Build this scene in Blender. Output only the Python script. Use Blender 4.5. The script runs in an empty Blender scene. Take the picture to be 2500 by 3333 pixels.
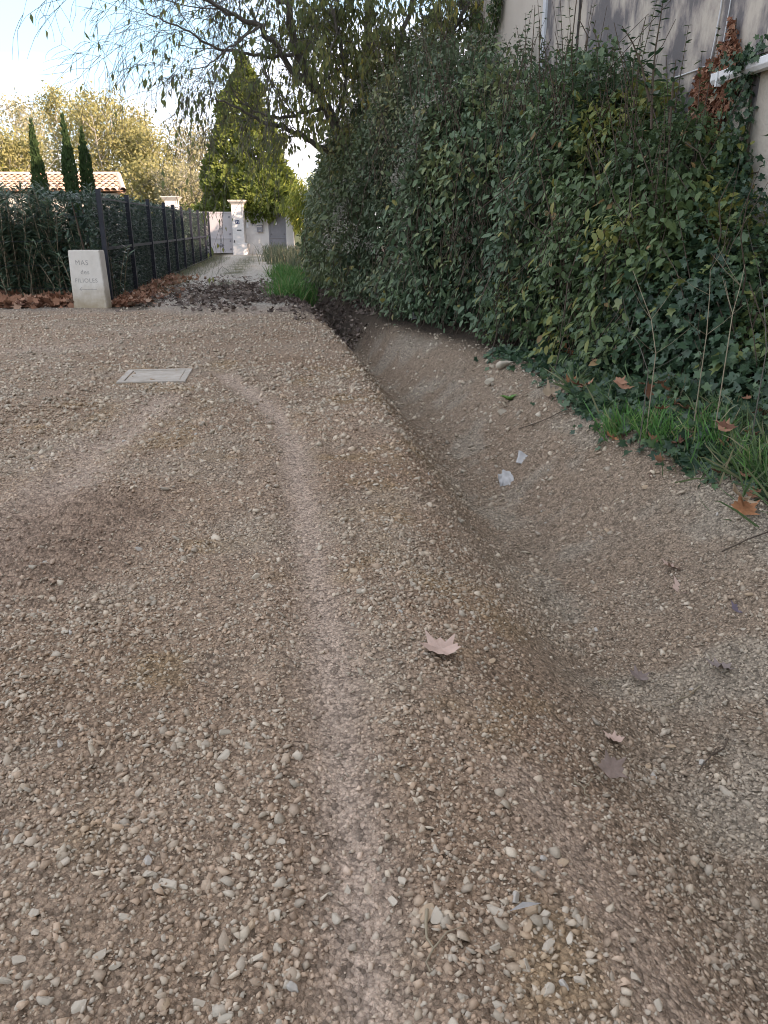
import bpy, math
import numpy as np
from mathutils import Vector, Matrix
from mathutils.geometry import tessellate_polygon

R = np.random.RandomState(7)
rad = math.radians
sc = bpy.context.scene
COL = sc.collection

# ------------------------------------------------------------------ camera, sky, sun, exposure
PITCH = rad(20.3); EYE = 1.45; FPX = 2505.0
cam = bpy.data.cameras.new('camera'); camo = bpy.data.objects.new('camera', cam); COL.objects.link(camo)
cam.sensor_fit = 'VERTICAL'; cam.angle = 2 * math.atan(1666.5 / FPX)
cam.clip_start = 0.05; cam.clip_end = 3000
camo.location = (0, 0, EYE); camo.rotation_euler = (math.pi / 2 - PITCH, 0, 0)
sc.camera = camo

SUN_AZ = rad(56)      # to the right of straight behind the camera
SUN_EL = rad(21)
to_sun = Vector((math.sin(SUN_AZ) * math.cos(SUN_EL), -math.cos(SUN_AZ) * math.cos(SUN_EL), math.sin(SUN_EL)))

world = bpy.data.worlds.new('World'); sc.world = world; world.use_nodes = True
wn = world.node_tree; wn.nodes.clear()
w_out = wn.nodes.new('ShaderNodeOutputWorld'); w_bg = wn.nodes.new('ShaderNodeBackground')
w_sky = wn.nodes.new('ShaderNodeTexSky'); w_sky.sky_type = 'NISHITA'; w_sky.sun_disc = False
w_sky.sun_elevation = SUN_EL; w_sky.sun_rotation = math.pi - SUN_AZ
w_sky.air_density = 1.0; w_sky.dust_density = 0.2; w_sky.ozone_density = 1.0
w_tc = wn.nodes.new('ShaderNodeTexCoord'); w_map = wn.nodes.new('ShaderNodeMapping')
w_map.inputs['Scale'].default_value = (1.0, 1.0, 3.2); w_map.inputs['Location'].default_value = (4.6, -3.6, -4.8)
w_noise = wn.nodes.new('ShaderNodeTexNoise'); w_noise.inputs['Scale'].default_value = 1.6
w_noise.inputs['Detail'].default_value = 5; w_noise.inputs['Roughness'].default_value = 0.5
w_ramp = wn.nodes.new('ShaderNodeValToRGB')
w_ramp.color_ramp.elements[0].position = 0.40; w_ramp.color_ramp.elements[0].color = (1.1, 2.15, 2.6, 1)
w_ramp.color_ramp.elements[1].position = 0.58; w_ramp.color_ramp.elements[1].color = (3.6, 3.7, 3.8, 1)
w_mix = wn.nodes.new('ShaderNodeMixRGB'); w_mix.inputs[0].default_value = 0.86      # the share of the thin cloud veil
wn.links.new(w_tc.outputs['Generated'], w_map.inputs['Vector']); wn.links.new(w_map.outputs[0], w_noise.inputs['Vector'])
wn.links.new(w_noise.outputs['Fac'], w_ramp.inputs['Fac']); wn.links.new(w_ramp.outputs['Color'], w_mix.inputs[2])
wn.links.new(w_sky.outputs['Color'], w_mix.inputs[1]); wn.links.new(w_mix.outputs[0], w_bg.inputs['Color'])
w_bg.inputs['Strength'].default_value = 0.15
wn.links.new(w_bg.outputs[0], w_out.inputs['Surface'])

sun = bpy.data.lights.new('sun', 'SUN'); suno = bpy.data.objects.new('sun', sun); COL.objects.link(suno)
sun.energy = 2.8; sun.angle = rad(0.6); sun.color = (1.0, 0.87, 0.68)
suno.rotation_euler = to_sun.to_track_quat('Z', 'Y').to_euler()

sc.view_settings.view_transform = 'Standard'; sc.view_settings.look = 'None'
sc.view_settings.gamma = 1.0; sc.view_settings.exposure = 1.92
sc.view_settings.use_white_balance = True; sc.view_settings.white_balance_temperature = 6900; sc.view_settings.white_balance_tint = 26
sc.view_settings.use_curve_mapping = False
sc.cycles.filter_width = 1.0; sc.cycles.use_denoising = True; sc.cycles.max_bounces = 5; sc.cycles.diffuse_bounces = 3
sc.cycles.transmission_bounces = 3; sc.cycles.transparent_max_bounces = 4
sc.cycles.caustics_reflective = False; sc.cycles.caustics_refractive = False

# ------------------------------------------------------------------ small helpers
def survey(x, y, Y):
    """a point of the place at distance Y in front of the camera post, sighted in the photograph"""
    u = (x - 1250) / FPX; v = (y - 1666.5) / FPX
    d = np.array([u, math.cos(PITCH) - v * math.sin(PITCH), -math.sin(PITCH) - v * math.cos(PITCH)])
    p = d * Y / d[1]; p[2] += EYE
    return p
def survey_ground(x, y, z=0.0):
    u = (x - 1250) / FPX; v = (y - 1666.5) / FPX
    d = np.array([u, math.cos(PITCH) - v * math.sin(PITCH), -math.sin(PITCH) - v * math.cos(PITCH)])
    t = (z - EYE) / d[2]
    return d[0] * t, d[1] * t

def _hash(ix, iy, iz, seed):
    n = (ix * 374761393 + iy * 668265263 + iz * 2147483647 + seed * 1274126177) & 0xffffffff
    n = ((n ^ (n >> 13)) * 1274126177) & 0xffffffff
    return ((n ^ (n >> 16)) & 0xffff) / 65535.0
def vnoise(p, freq=1.0, seed=0):
    p = np.asarray(p, float) * freq + 1000.0
    i = np.floor(p).astype(np.int64); f = p - i; f = f * f * (3 - 2 * f)
    r = 0
    for dx in (0, 1):
        wx = f[:, 0] if dx else 1 - f[:, 0]
        for dy in (0, 1):
            wy = f[:, 1] if dy else 1 - f[:, 1]
            for dz in (0, 1):
                wz = f[:, 2] if dz else 1 - f[:, 2]
                r = r + wx * wy * wz * _hash(i[:, 0] + dx, i[:, 1] + dy, i[:, 2] + dz, seed)
    return r
def fbm(p, freq=1.0, seed=0, n=3):
    r = 0; a = 0.5; t = 0
    for k in range(n):
        r = r + a * vnoise(p, freq * 2 ** k, seed + k); t += a; a *= 0.5
    return r / t
def unit(v):
    v = np.asarray(v, float); return v / np.maximum(np.linalg.norm(v, axis=-1, keepdims=True), 1e-9)
def rdir(n): return unit(R.normal(size=(n, 3)))

def mesh_from(name, V, F, rnd=None, smooth=False, tint=None):
    V = np.asarray(V, np.float32); F = np.asarray(F, np.int32)
    k = F.shape[1]
    me = bpy.data.meshes.new(name)
    me.vertices.add(len(V)); me.vertices.foreach_set('co', V.ravel())
    me.loops.add(F.size); me.loops.foreach_set('vertex_index', F.ravel())
    me.polygons.add(len(F)); me.polygons.foreach_set('loop_start', np.arange(0, F.size, k, dtype=np.int32))
    if smooth: me.polygons.foreach_set('use_smooth', np.ones(len(F), bool))
    if rnd is not None:
        a = me.attributes.new('rnd', 'FLOAT', 'POINT'); a.data.foreach_set('value', np.asarray(rnd, np.float32))
    if tint is not None:
        a = me.attributes.new('tint', 'FLOAT_COLOR', 'POINT')
        t = np.ones((len(V), 4), np.float32); t[:, :3] = tint; a.data.foreach_set('color', t.ravel())
    me.update(calc_edges=True)
    return me
def obj(name, me, mat=None, parent=None, kind=None, label=None, cat=None, group=None, loc=None):
    o = bpy.data.objects.new(name, me); COL.objects.link(o)
    if mat is not None and me is not None and not me.materials: me.materials.append(mat)
    if parent is not None: o.parent = parent
    if loc is not None: o.location = loc
    if kind: o['kind'] = kind
    if label: o['label'] = label
    if cat: o['category'] = cat
    if group: o['group'] = group
    return o
def thing(name, label, cat, loc=(0, 0, 0), group=None, rz=0.0):
    o = obj(name, None, label=label, cat=cat, group=group, loc=loc); o.rotation_euler.z = rz
    return o

class MB:
    """collects faces of one mesh"""
    def __init__(s): s.v = []; s.f = []
    def add(s, V, F):
        b = len(s.v); s.v += [tuple(map(float, p)) for p in V]; s.f += [tuple(i + b for i in f) for f in F]
    def box(s, lo, hi, M=None):
        x0, y0, z0 = lo; x1, y1, z1 = hi
        V = [(x0, y0, z0), (x1, y0, z0), (x1, y1, z0), (x0, y1, z0), (x0, y0, z1), (x1, y0, z1), (x1, y1, z1), (x0, y1, z1)]
        if M is not None: V = [M @ Vector(p) for p in V]
        s.add(V, [(3, 2, 1, 0), (4, 5, 6, 7), (0, 1, 5, 4), (1, 2, 6, 5), (2, 3, 7, 6), (3, 0, 4, 7)])
    def build(s, name, mat, parent=None, bevel=0, **kw):
        me = bpy.data.meshes.new(name); me.from_pydata(s.v, [], s.f); me.update()
        o = obj(name, me, mat, parent, **kw)
        if bevel:
            m = o.modifiers.new('bevel', 'BEVEL'); m.width = bevel; m.segments = 2; m.limit_method = 'ANGLE'
        return o

def tubes(paths, sides=5):
    V = []; F = []; b = 0
    for pts, rr in paths:
        pts = np.asarray(pts, float); n = len(pts)
        t = np.gradient(pts, axis=0); t = unit(t)
        ref = np.array([0.31, 0.17, 0.93]) if abs(t[0, 2]) < 0.9 else np.array([1.0, 0.1, 0])
        a = unit(np.cross(t, ref)); c = np.cross(t, a)
        ang = np.linspace(0, 2 * math.pi, sides, endpoint=False)
        rr = np.broadcast_to(np.asarray(rr, float), (n,))
        ring = pts[:, None, :] + rr[:, None, None] * (np.cos(ang)[None, :, None] * a[:, None, :] + np.sin(ang)[None, :, None] * c[:, None, :])
        V.append(ring.reshape(-1, 3))
        i = np.arange(n - 1)[:, None] * sides; j = np.arange(sides)[None, :]; j2 = (j + 1) % sides
        F.append(np.stack([i + j, i + j2, i + sides + j2, i + sides + j], -1).reshape(-1, 4) + b)
        b += n * sides
    return np.concatenate(V), np.concatenate(F)

# leaf shapes: (length, width, lift) and triangles
T_OVATE = (np.array([[.45, 0, -.03], [0, 0, 0], [.28, .27, .04], [.7, .22, .02], [1, 0, -.1], [.7, -.22, .02], [.28, -.27, .04]]),
           np.array([[0, i, i % 6 + 1] for i in range(1, 7)]))
T_OVAL = (np.array([[0, 0, 0], [.4, .3, .05], [1, 0, -.08], [.4, -.3, .05]]), np.array([[0, 2, 1], [0, 3, 2]]))
T_LANCE = (np.array([[0, 0, 0], [.45, .085, .02], [1, 0, -.1], [.45, -.085, .02], [.5, 0, -.01]]), np.array([[0, 4, 1], [4, 2, 1], [0, 3, 4], [4, 3, 2]]))
T_DROOP = (np.array([[0, 0, 0], [.4, .2, .03], [1, 0, -.12], [.4, -.2, .03], [.45, 0, -.02]]), np.array([[0, 4, 1], [4, 2, 1], [0, 3, 4], [4, 3, 2]]))
def lobed(rr, wob):
    n = len(rr); a = np.linspace(-math.pi, math.pi, n, endpoint=False)
    V = [[.38, 0, -.02]] + [[.38 + r * math.cos(t) * .62, r * math.sin(t) * .62, w] for r, t, w in zip(rr, a, wob)]
    return np.array(V), np.array([[0, i + 1, (i + 1) % n + 1] for i in range(n)])
T_IVY = lobed([.45, .7, .72, .5, .9, .5, 1.0, .5, .9, .5, .72, .7], [0, .05, .1, .02, .08, 0, -.1, 0, .08, .02, .1, .05])
T_PLANE = lobed([.5, .55, .78, .62, .66, .58, 1.0, .6, .7, .62, 1.08, .62, .72, .6, 1.0, .58, .66, .62, .78, .55],
                [.0, .02, .18, .05, .1, 0, .16, -.02, .06, 0, .2, -.02, .05, 0, .25, .02, .1, .05, .12, 0])
T_BLADE = (np.array([[0, .02, 0], [0, -.02, 0], [.5, .018, .0], [.5, -.018, .0], [.85, .01, -.1], [.85, -.01, -.1], [1.0, 0, -.25]]),
           np.array([[0, 1, 3], [0, 3, 2], [2, 3, 5], [2, 5, 4], [4, 5, 6]]))
def leaf_mesh(name, T, P, L, N, S, rnd):
    tv, tf = T; n = len(P)
    L = unit(L); W = unit(np.cross(N, L)); N = np.cross(L, W)
    S = np.broadcast_to(np.asarray(S, float), (n,))[:, None, None]
    V = P[:, None, :] + S * (tv[None, :, 0:1] * L[:, None, :] + tv[None, :, 1:2] * W[:, None, :] + tv[None, :, 2:3] * N[:, None, :])
    F = (tf[None] + (np.arange(n) * len(tv))[:, None, None]).reshape(-1, 3)
    return mesh_from(name, V.reshape(-1, 3), F, np.repeat(rnd, len(tv)))

# ------------------------------------------------------------------ materials
def new_mat(name):
    m = bpy.data.materials.new(name); m.use_nodes = True
    return m, m.node_tree, m.node_tree.nodes['Principled BSDF']
def ramp(nt, stops):
    r = nt.nodes.new('ShaderNodeValToRGB')
    while len(r.color_ramp.elements) < len(stops): r.color_ramp.elements.new(0.5)
    for e, (p, c) in zip(r.color_ramp.elements, stops): e.position = p; e.color = tuple(c) + (1,)
    return r
def tex(nt, typ, scale, coord='Object', **kw):
    tc = nt.nodes.new('ShaderNodeTexCoord'); t = nt.nodes.new(typ); t.inputs['Scale'].default_value = scale
    for k, v in kw.items(): t.inputs[k].default_value = v
    nt.links.new(tc.outputs[coord], t.inputs['Vector']); return t
def mat_surface(name, c0, c1, scale=6, rough=0.8, bump=0.15, bscale=60, metal=0, spec=0.3, dist=0.01):
    m, nt, b = new_mat(name)
    n = tex(nt, 'ShaderNodeTexNoise', scale, Detail=8.0, Roughness=0.65)
    r = ramp(nt, [(0.3, c0), (0.7, c1)]); nt.links.new(n.outputs['Fac'], r.inputs['Fac']); nt.links.new(r.outputs[0], b.inputs['Base Color'])
    b.inputs['Roughness'].default_value = rough; b.inputs['Metallic'].default_value = metal
    b.inputs['Specular IOR Level'].default_value = spec
    if bump:
        n2 = tex(nt, 'ShaderNodeTexNoise', bscale, Detail=6.0); bp = nt.nodes.new('ShaderNodeBump')
        bp.inputs['Strength'].default_value = bump; bp.inputs['Distance'].default_value = dist
        nt.links.new(n2.outputs['Fac'], bp.inputs['Height']); nt.links.new(bp.outputs[0], b.inputs['Normal'])
    return m
def mat_leaf(name, stops, trans=0.3, rough=0.5, spec=0.35):
    m, nt, b = new_mat(name)
    a = nt.nodes.new('ShaderNodeAttribute'); a.attribute_name = 'rnd'
    r = ramp(nt, stops); nt.links.new(a.outputs['Fac'], r.inputs['Fac']); nt.links.new(r.outputs[0], b.inputs['Base Color'])
    b.inputs['Roughness'].default_value = rough; b.inputs['Specular IOR Level'].default_value = spec
    if trans:
        t = nt.nodes.new('ShaderNodeBsdfTranslucent'); mx = nt.nodes.new('ShaderNodeMixShader'); mx.inputs[0].default_value = trans
        nt.links.new(r.outputs[0], t.inputs['Color']); nt.links.new(b.outputs[0], mx.inputs[1]); nt.links.new(t.outputs[0], mx.inputs[2])
        nt.links.new(mx.outputs[0], nt.nodes['Material Output'].inputs['Surface'])
    return m

# ------------------------------------------------------------------ ground with ditch and bank
LIPY = [-5, 1.06, 1.57, 2.4, 4.0, 6.2, 9.5, 14.75, 17.0, 20, 30, 46]
LIPX = [.9, .66, .57, .42, .28, .02, -.42, -1.3, -1.9, -2.3, -3.9, -5.6]
BOTY = [-5, 1.9, 2.6, 3.4, 5.0, 7.7, 11.0, 14.4, 17.6, 20, 30, 46]
BOTX = [1.7, 1.16, 1.12, 1.0, .76, .36, -.18, -.92, -1.6, -2.0, -3.6, -5.2]
EDGY = [-5, 2.5, 3.97, 4.63, 5.3, 6.0, 7.5, 8.4, 9.6, 10.5, 11.9, 14.3, 17, 20, 27, 31, 41, 46]     # foot of the vegetation
EDGX = [2.4, 2.3, 2.1, 1.86, 1.70, 1.56, 1.60, 1.34, .98, .4, -.18, -.98, -1.5, -2.0, -2.6, -2.95, -3.7, -4.0]
def lerp1(y, ys, xs): return np.interp(y, ys, xs)
def sstep(a, b, x): t = np.clip((x - a) / (b - a), 0, 1); return t * t * (3 - 2 * t)
def pdist(X, Y, pts):
    d = np.full(X.shape, 1e9); P = np.stack([X, Y], -1)
    for a, b in zip(pts[:-1], pts[1:]):
        a = np.array(a); b = np.array(b); ab = b - a
        t = np.clip(((P - a) @ ab) / (ab @ ab), 0, 1)
        d = np.minimum(d, np.linalg.norm(P - (a + t[..., None] * ab), axis=-1))
    return d
WHEEL1 = [survey_ground(*p) for p in [(720, 1215), (800, 1270), (900, 1350), (950, 1450), (975, 1600), (1010, 1800), (1050, 2000), (1090, 2300), (1140, 2700), (1210, 3333)]] + [(0, .3)]
WHEEL2 = [survey_ground(*p) for p in [(520, 1300), (330, 1450), (160, 1620), (0, 1780), (-300, 2050)]]
WHEEL3 = [survey_ground(*p) for p in [(0, 1140), (300, 1120), (600, 1060), (850, 1010)]]
WHEEL4 = [survey_ground(*p) for p in [(1720, 2520), (1900, 2780), (2080, 3020), (2250, 3300)]]
def tread_mask(X, Y): return np.exp(-((X + 1.62) / .42) ** 4) * np.exp(-((Y - 3.5) / .75) ** 4)
def zground(X, Y):
    X = np.asarray(X, float); Y = np.asarray(Y, float)
    xl = lerp1(Y, LIPY, LIPX); xb = lerp1(Y, BOTY, BOTX); xe = lerp1(Y, EDGY, EDGX)
    xb = np.maximum(xb, xl + .3); xe = np.maximum(xe, xb + .35)
    fade = 1 - .75 * sstep(15, 21, Y)
    dep = -.40 * fade * (.72 + .4 * sstep(1.2, 5.5, Y))
    soft = .4 * (1 - sstep(2.0, 6.0, Y))
    z = np.where(X < xb, dep * sstep(-.05 - soft, .95, (X - xl + .02) / (xb - xl + .02)),
                 dep + (.12 - dep) * sstep(0, 1.12, (X - xb) / (xe - xb)))
    z = z + .16 * np.clip((X - xe) / 1.6, 0, 1)
    P = np.stack([X, Y, 0 * X], -1).reshape(-1, 3)
    nz = (fbm(P, .7, 3) - .5) * .06 + (vnoise(P, 4, 9) - .5) * .022 + (vnoise(P, 11, 19) - .5) * .012
    z = z + nz.reshape(X.shape) * np.clip(1 - (Y - 30) / 40, 0.2, 1)
    for w, hw in ((WHEEL1, .10), (WHEEL2, .13)):
        d = pdist(X, Y, w); z = z - .02 * np.exp(-(d / hw) ** 2) + .012 * np.exp(-((d - .19) / .07) ** 2)
    z = z + (np.abs(vnoise(P, 3.2, 63) - .5).reshape(X.shape) * -.10 + .02) * sstep(-.05, .3, X - xl) * (1 - sstep(12, 18, Y))
    # tyre tread ridges pressed into the soft gravel at the left
    m = tread_mask(X, Y)
    z = z + m * .034 * np.sin((Y * 1.0 + X * .12) * 2 * math.pi / .155)
    m = np.exp(-((X + 3.1) / .5) ** 2) * np.exp(-((Y - 6.2) / .8) ** 2)
    z = z + m * .02 * np.sin((Y + X * .1) * 2 * math.pi / .17)
    return z
def spaced(start, stop, fn):
    o = [start]
    while o[-1] < stop: o.append(o[-1] + fn(o[-1]))
    return o
ys = [-40, -20, -10, -5, -2, -.5] + spaced(.2, 60, lambda y: max(.028, .0115 * y)) + spaced(66, 600, lambda y: y * .12)
xs_r = spaced(0.0, 14, lambda x: .03 if x < 1.6 else .03 + .02 * (x - 1.6)) + spaced(17, 600, lambda x: x * .25)
xs = [-x for x in xs_r[:0:-1]] + xs_r
GX, GY = np.meshgrid(np.array(xs), np.array(ys))
GZ = zground(GX, GY)
GP = np.stack([GX, GY, GZ], -1).reshape(-1, 3)
def lin(r, g, b):
    f = lambda c: ((c / 255 + .055) / 1.055) ** 2.4 if c > 10 else c / 3294
    return np.array([f(r), f(g), f(b)])
def ground_tint(X, Y):
    X = np.asarray(X, float); Y = np.asarray(Y, float)
    P = np.stack([X, Y, 0 * X], -1)
    n1 = fbm(P, .9, 31); n2 = fbm(P, 2.6, 41); n3 = fbm(P, 1.7, 51)
    c = np.ones(X.shape + (3,)) * np.array([.40, .286, .20])
    def mix(c, col, w): w = np.clip(w, 0, 1)[..., None]; return c * (1 - w) + np.array(col) * w
    c = mix(c, (.335, .228, .152), sstep(.45, .7, n1) * .8)
    c = mix(c, (.37, .25, .13), sstep(.56, .74, n2) * .55 * (Y < 9))
    c = mix(c, (.40, .315, .235), sstep(.5, .75, n3) * .6)
    for w, hw, k in ((WHEEL1, .10, .95), (WHEEL2, .24, .8), (WHEEL3, .3, .5), (WHEEL4, .12, .5)):
        d = pdist(X, Y, w); c = mix(c, (.54, .41, .315), np.exp(-(d / hw) ** 2) * k)
    c = mix(c, (.43, .30, .215), tread_mask(X, Y) * .8)
    c = mix(c, (.25, .165, .115), tread_mask(X, Y) * sstep(0, .6, np.sin((Y + X * .12) * 2 * math.pi / .155)) * .5)  # ridge shading put into the colour as bands of darker loose soil
    xl = lerp1(Y, LIPY, LIPX); xe = lerp1(Y, EDGY, EDGX)
    c = mix(c, (.315, .245, .178), sstep(0, .35, X - xl) * .6)
    c = mix(c, (.39, .325, .25), sstep(.5, .66, n2) * sstep(.2, .6, X - xl) * (X < xe) * .8)
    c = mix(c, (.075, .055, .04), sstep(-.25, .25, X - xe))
    # older packed drive beyond the fresh gravel
    far = sstep(13.5, 17, Y + (n1 - .5) * 3)
    c = mix(c, (.52, .475, .41), far * (X < xe) * .9)
    xf = -5.53 - (Y - 16.1) * .128
    mid = (xf + xl) / 2 + .15
    c = mix(c, (.13, .125, .06), np.exp(-((X - mid) / .38) ** 2) * sstep(19, 23, Y) * sstep(.42, .6, n2) * .8)
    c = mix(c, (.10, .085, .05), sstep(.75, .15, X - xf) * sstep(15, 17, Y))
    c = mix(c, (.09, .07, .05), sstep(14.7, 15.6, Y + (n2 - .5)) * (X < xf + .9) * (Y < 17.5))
    c = mix(c, (.11, .12, .05), sstep(0, 3, Y - 52))
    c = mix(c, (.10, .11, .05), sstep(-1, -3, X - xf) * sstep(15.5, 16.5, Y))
    return c
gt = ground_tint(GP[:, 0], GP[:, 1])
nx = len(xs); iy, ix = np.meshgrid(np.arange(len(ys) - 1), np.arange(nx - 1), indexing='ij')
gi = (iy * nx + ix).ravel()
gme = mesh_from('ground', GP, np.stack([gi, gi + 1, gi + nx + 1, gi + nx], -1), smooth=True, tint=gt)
m_ground, nt, b = new_mat('gravel_ground')
at = nt.nodes.new('ShaderNodeAttribute'); at.attribute_name = 'tint'
def voro(scale, rnd=1.0):
    v = tex(nt, 'ShaderNodeTexVoronoi', scale, Randomness=rnd); return v
v1 = voro(95); v2 = voro(34); nz1 = tex(nt, 'ShaderNodeTexNoise', 220, Detail=4.0)
nw = tex(nt, 'ShaderNodeTexNoise', 30, Detail=5.0)
def cmath(op, a, bb):
    n = nt.nodes.new('ShaderNodeMath'); n.operation = op
    for s, x in zip(n.inputs, (a, bb)):
        if isinstance(x, (int, float)): s.default_value = x
        else: nt.links.new(x, s)
    return n.outputs[0]
sep1 = nt.nodes.new('ShaderNodeSeparateColor'); nt.links.new(v1.outputs['Color'], sep1.inputs[0])
sep2 = nt.nodes.new('ShaderNodeSeparateColor'); nt.links.new(v2.outputs['Color'], sep2.inputs[0])
k = cmath('ADD', cmath('MULTIPLY', sep1.outputs[0], .85), cmath('MULTIPLY', sep2.outputs[1], .4))
k = cmath('ADD', k, .42)
gap = cmath('MULTIPLY', cmath('SUBTRACT', 1.0, cmath('MULTIPLY', v1.outputs['Distance'], .45)), k)
vm = nt.nodes.new('ShaderNodeVectorMath'); vm.operation = 'SCALE'
nt.links.new(at.outputs['Color'], vm.inputs[0]); nt.links.new(gap, vm.inputs['Scale'])
nt.links.new(vm.outputs[0], b.inputs['Base Color'])
b.inputs['Roughness'].default_value = .95; b.inputs['Specular IOR Level'].default_value = .15
h = cmath('ADD', cmath('MULTIPLY', v1.outputs['Distance'], -.6), cmath('MULTIPLY', v2.outputs['Distance'], -1.0))
h = cmath('ADD', h, cmath('MULTIPLY', nz1.outputs['Fac'], .6)); h = cmath('ADD', h, cmath('MULTIPLY', nw.outputs['Fac'], .9))
bp = nt.nodes.new('ShaderNodeBump'); bp.inputs['Strength'].default_value = 1.0; bp.inputs['Distance'].default_value = .018
nt.links.new(h, bp.inputs['Height']); nt.links.new(bp.outputs[0], b.inputs['Normal'])
ground = obj('ground', gme, m_ground, kind='structure')

# ------------------------------------------------------------------ gravel: loose stones
def ico(sub):
    import bmesh
    bm = bmesh.new(); bmesh.ops.create_icosphere(bm, subdivisions=sub, radius=1)
    V = np.array([v.co[:] for v in bm.verts]); F = np.array([[v.index for v in f.verts] for f in bm.faces]); bm.free(); return V, F
def stone_shape(V, seed):
    """angular broken limestone: a ball cut by random planes"""
    r = np.random.RandomState(seed); W = V.copy()
    if len(V) == 6: return (W * r.uniform(.6, 1.1, (6, 1)) + r.normal(size=(6, 3)) * .18) * np.array([1.15, 1.0, .75])
    for n in unit(r.normal(size=(10, 3))):
        d = W @ n; lim = r.uniform(.34, .66); W = W - np.maximum(d - lim, 0)[:, None] * n
    return W * np.array([r.uniform(.95, 1.35), r.uniform(.75, 1.05), r.uniform(.5, .78)])
O1 = np.array([[1, 0, 0], [-1, 0, 0], [0, 1, 0], [0, -1, 0], [0, 0, 1], [0, 0, -1.]]); OF1 = np.array([[0, 2, 4], [2, 1, 4], [1, 3, 4], [3, 0, 4], [2, 0, 5], [1, 2, 5], [3, 1, 5], [0, 3, 5]])
I1, IF1 = ico(1); I2, IF2 = ico(2); I3, IF3 = ico(3)
def gravel_mesh(name, base, faces, n, ylo, yhi, rlo, rhi, wheelfree, ypow=1.0, clump=.35, side=.62):
    shapes = np.stack([stone_shape(base, 100 + i) for i in range(14)])
    m = int(n * 2.6)
    Y = ylo + (yhi - ylo) * R.rand(m) ** ypow
    X = (R.rand(m) * 2 - 1) * (side * Y + .75)
    P = np.stack([X, Y, 0 * X], -1)
    keep = X < lerp1(Y, EDGY, EDGX) + .15
    keep &= (fbm(P, 1.6, 77) + .25 * R.rand(m)) > clump + .12
    for w, hw in ((WHEEL1, .13), (WHEEL4, .12)):
        keep &= (R.rand(m) > wheelfree * np.exp(-(pdist(X, Y, w) / hw) ** 2))
    keep &= (R.rand(m) > wheelfree * .6 * np.exp(-(pdist(X, Y, WHEEL2) / .2) ** 2))
    if name != 'soil_crumbs': keep &= ~((X > lerp1(Y, LIPY, LIPX) + .12) & (R.rand(m) < .5) & (Y > 2.2))
    keep &= R.rand(m) > .7 * tread_mask(X, Y)
    keep &= ~((np.abs(X + 2.38) < .40) & (np.abs(Y - 8.03) < .40) & (R.rand(m) < .8))
    keep &= ~((Y > 14.2) & (R.rand(m) < .75))
    idx = np.nonzero(keep)[0][:n]; X = X[idx]; Y = Y[idx]; n = len(idx)
    size = rlo + (rhi - rlo) * R.rand(n) ** 2.6
    P = np.stack([X, Y, zground(X, Y) + size * R.uniform(-.12, .25, n)], -1)
    q = R.normal(size=(n, 3)); a = R.rand(n) * 2 * math.pi; ca, sa = np.cos(a), np.sin(a)
    S = shapes[R.randint(0, len(shapes), n)] * size[:, None, None]
    tx = R.normal(size=n) * .35; ty = R.normal(size=n) * .35
    Vx = S[..., 0] * ca[:, None] - S[..., 1] * sa[:, None]; Vy = S[..., 0] * sa[:, None] + S[..., 1] * ca[:, None]
    Vz = S[..., 2] + Vx * tx[:, None] + Vy * ty[:, None]
    V = np.stack([Vx, Vy, Vz], -1) + P[:, None, :]
    F = (faces[None] + (np.arange(n) * len(base))[:, None, None]).reshape(-1, 3)
    g = ground_tint(X, Y); lum = R.rand(n) ** 1.3
    pale = np.array([.50, .41, .305]); grey = np.array([.45, .385, .305])
    h = R.rand(n)[:, None]
    c = (pale * h + grey * (1 - h)) * (.72 + .5 * lum)[:, None]
    w = np.clip(R.rand(n) * 1.25 - .05 - (size / rhi) * .35, 0, 1)[:, None]
    if name == 'soil_crumbs': w = w * 0 + .95
    c = c * (1 - w) + g * R.uniform(.72, 1.3, (n, 1)) * w
    return mesh_from(name, V.reshape(-1, 3), F, np.repeat(R.rand(n), len(base)), tint=np.repeat(c, len(base), 0))
m_stone, nt, b = new_mat('limestone_gravel')
at = nt.nodes.new('ShaderNodeAttribute'); at.attribute_name = 'tint'
sn = tex(nt, 'ShaderNodeTexNoise', 130, Detail=5.0, Roughness=.7)
mr = nt.nodes.new('ShaderNodeMapRange'); mr.inputs[3].default_value = .72; mr.inputs[4].default_value = 1.25
nt.links.new(sn.outputs['Fac'], mr.inputs[0])
vm = nt.nodes.new('ShaderNodeVectorMath'); vm.operation = 'SCALE'
nt.links.new(at.outputs['Color'], vm.inputs[0]); nt.links.new(mr.outputs[0], vm.inputs['Scale']); nt.links.new(vm.outputs[0], b.inputs['Base Color'])
b.inputs['Roughness'].default_value = .92; b.inputs['Specular IOR Level'].default_value = .15
bp = nt.nodes.new('ShaderNodeBump'); bp.inputs['Strength'].default_value = .35; bp.inputs['Distance'].default_value = .004
nt.links.new(sn.outputs['Fac'], bp.inputs['Height']); nt.links.new(bp.outputs[0], b.inputs['Normal'])
for nm, args in {
    'gravel_grit': (O1, OF1, 40000, .75, 3.8, .0035, .0115, .93, .8, .16),
    'soil_crumbs': (O1, OF1, 26000, .75, 6.5, .006, .016, .9, .7, .24),
    'gravel_chips': (I1, IF1, 15500, .75, 8.0, .007, .020, .93, .62, .30),
    'gravel_stones': (I1, IF1, 5200, .75, 3.4, .008, .023, .97, .8, .34),
    'gravel_cobbles': (I1, IF1, 3000, 3.0, 9.0, .014, .034, .97, .65, .36),
    'gravel_far': (O1, OF1, 20000, 5.0, 17.0, .010, .034, .9, .75, .24),
}.items():
    obj(nm, gravel_mesh(nm, *args), m_stone, parent=ground, kind='stuff')
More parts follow.
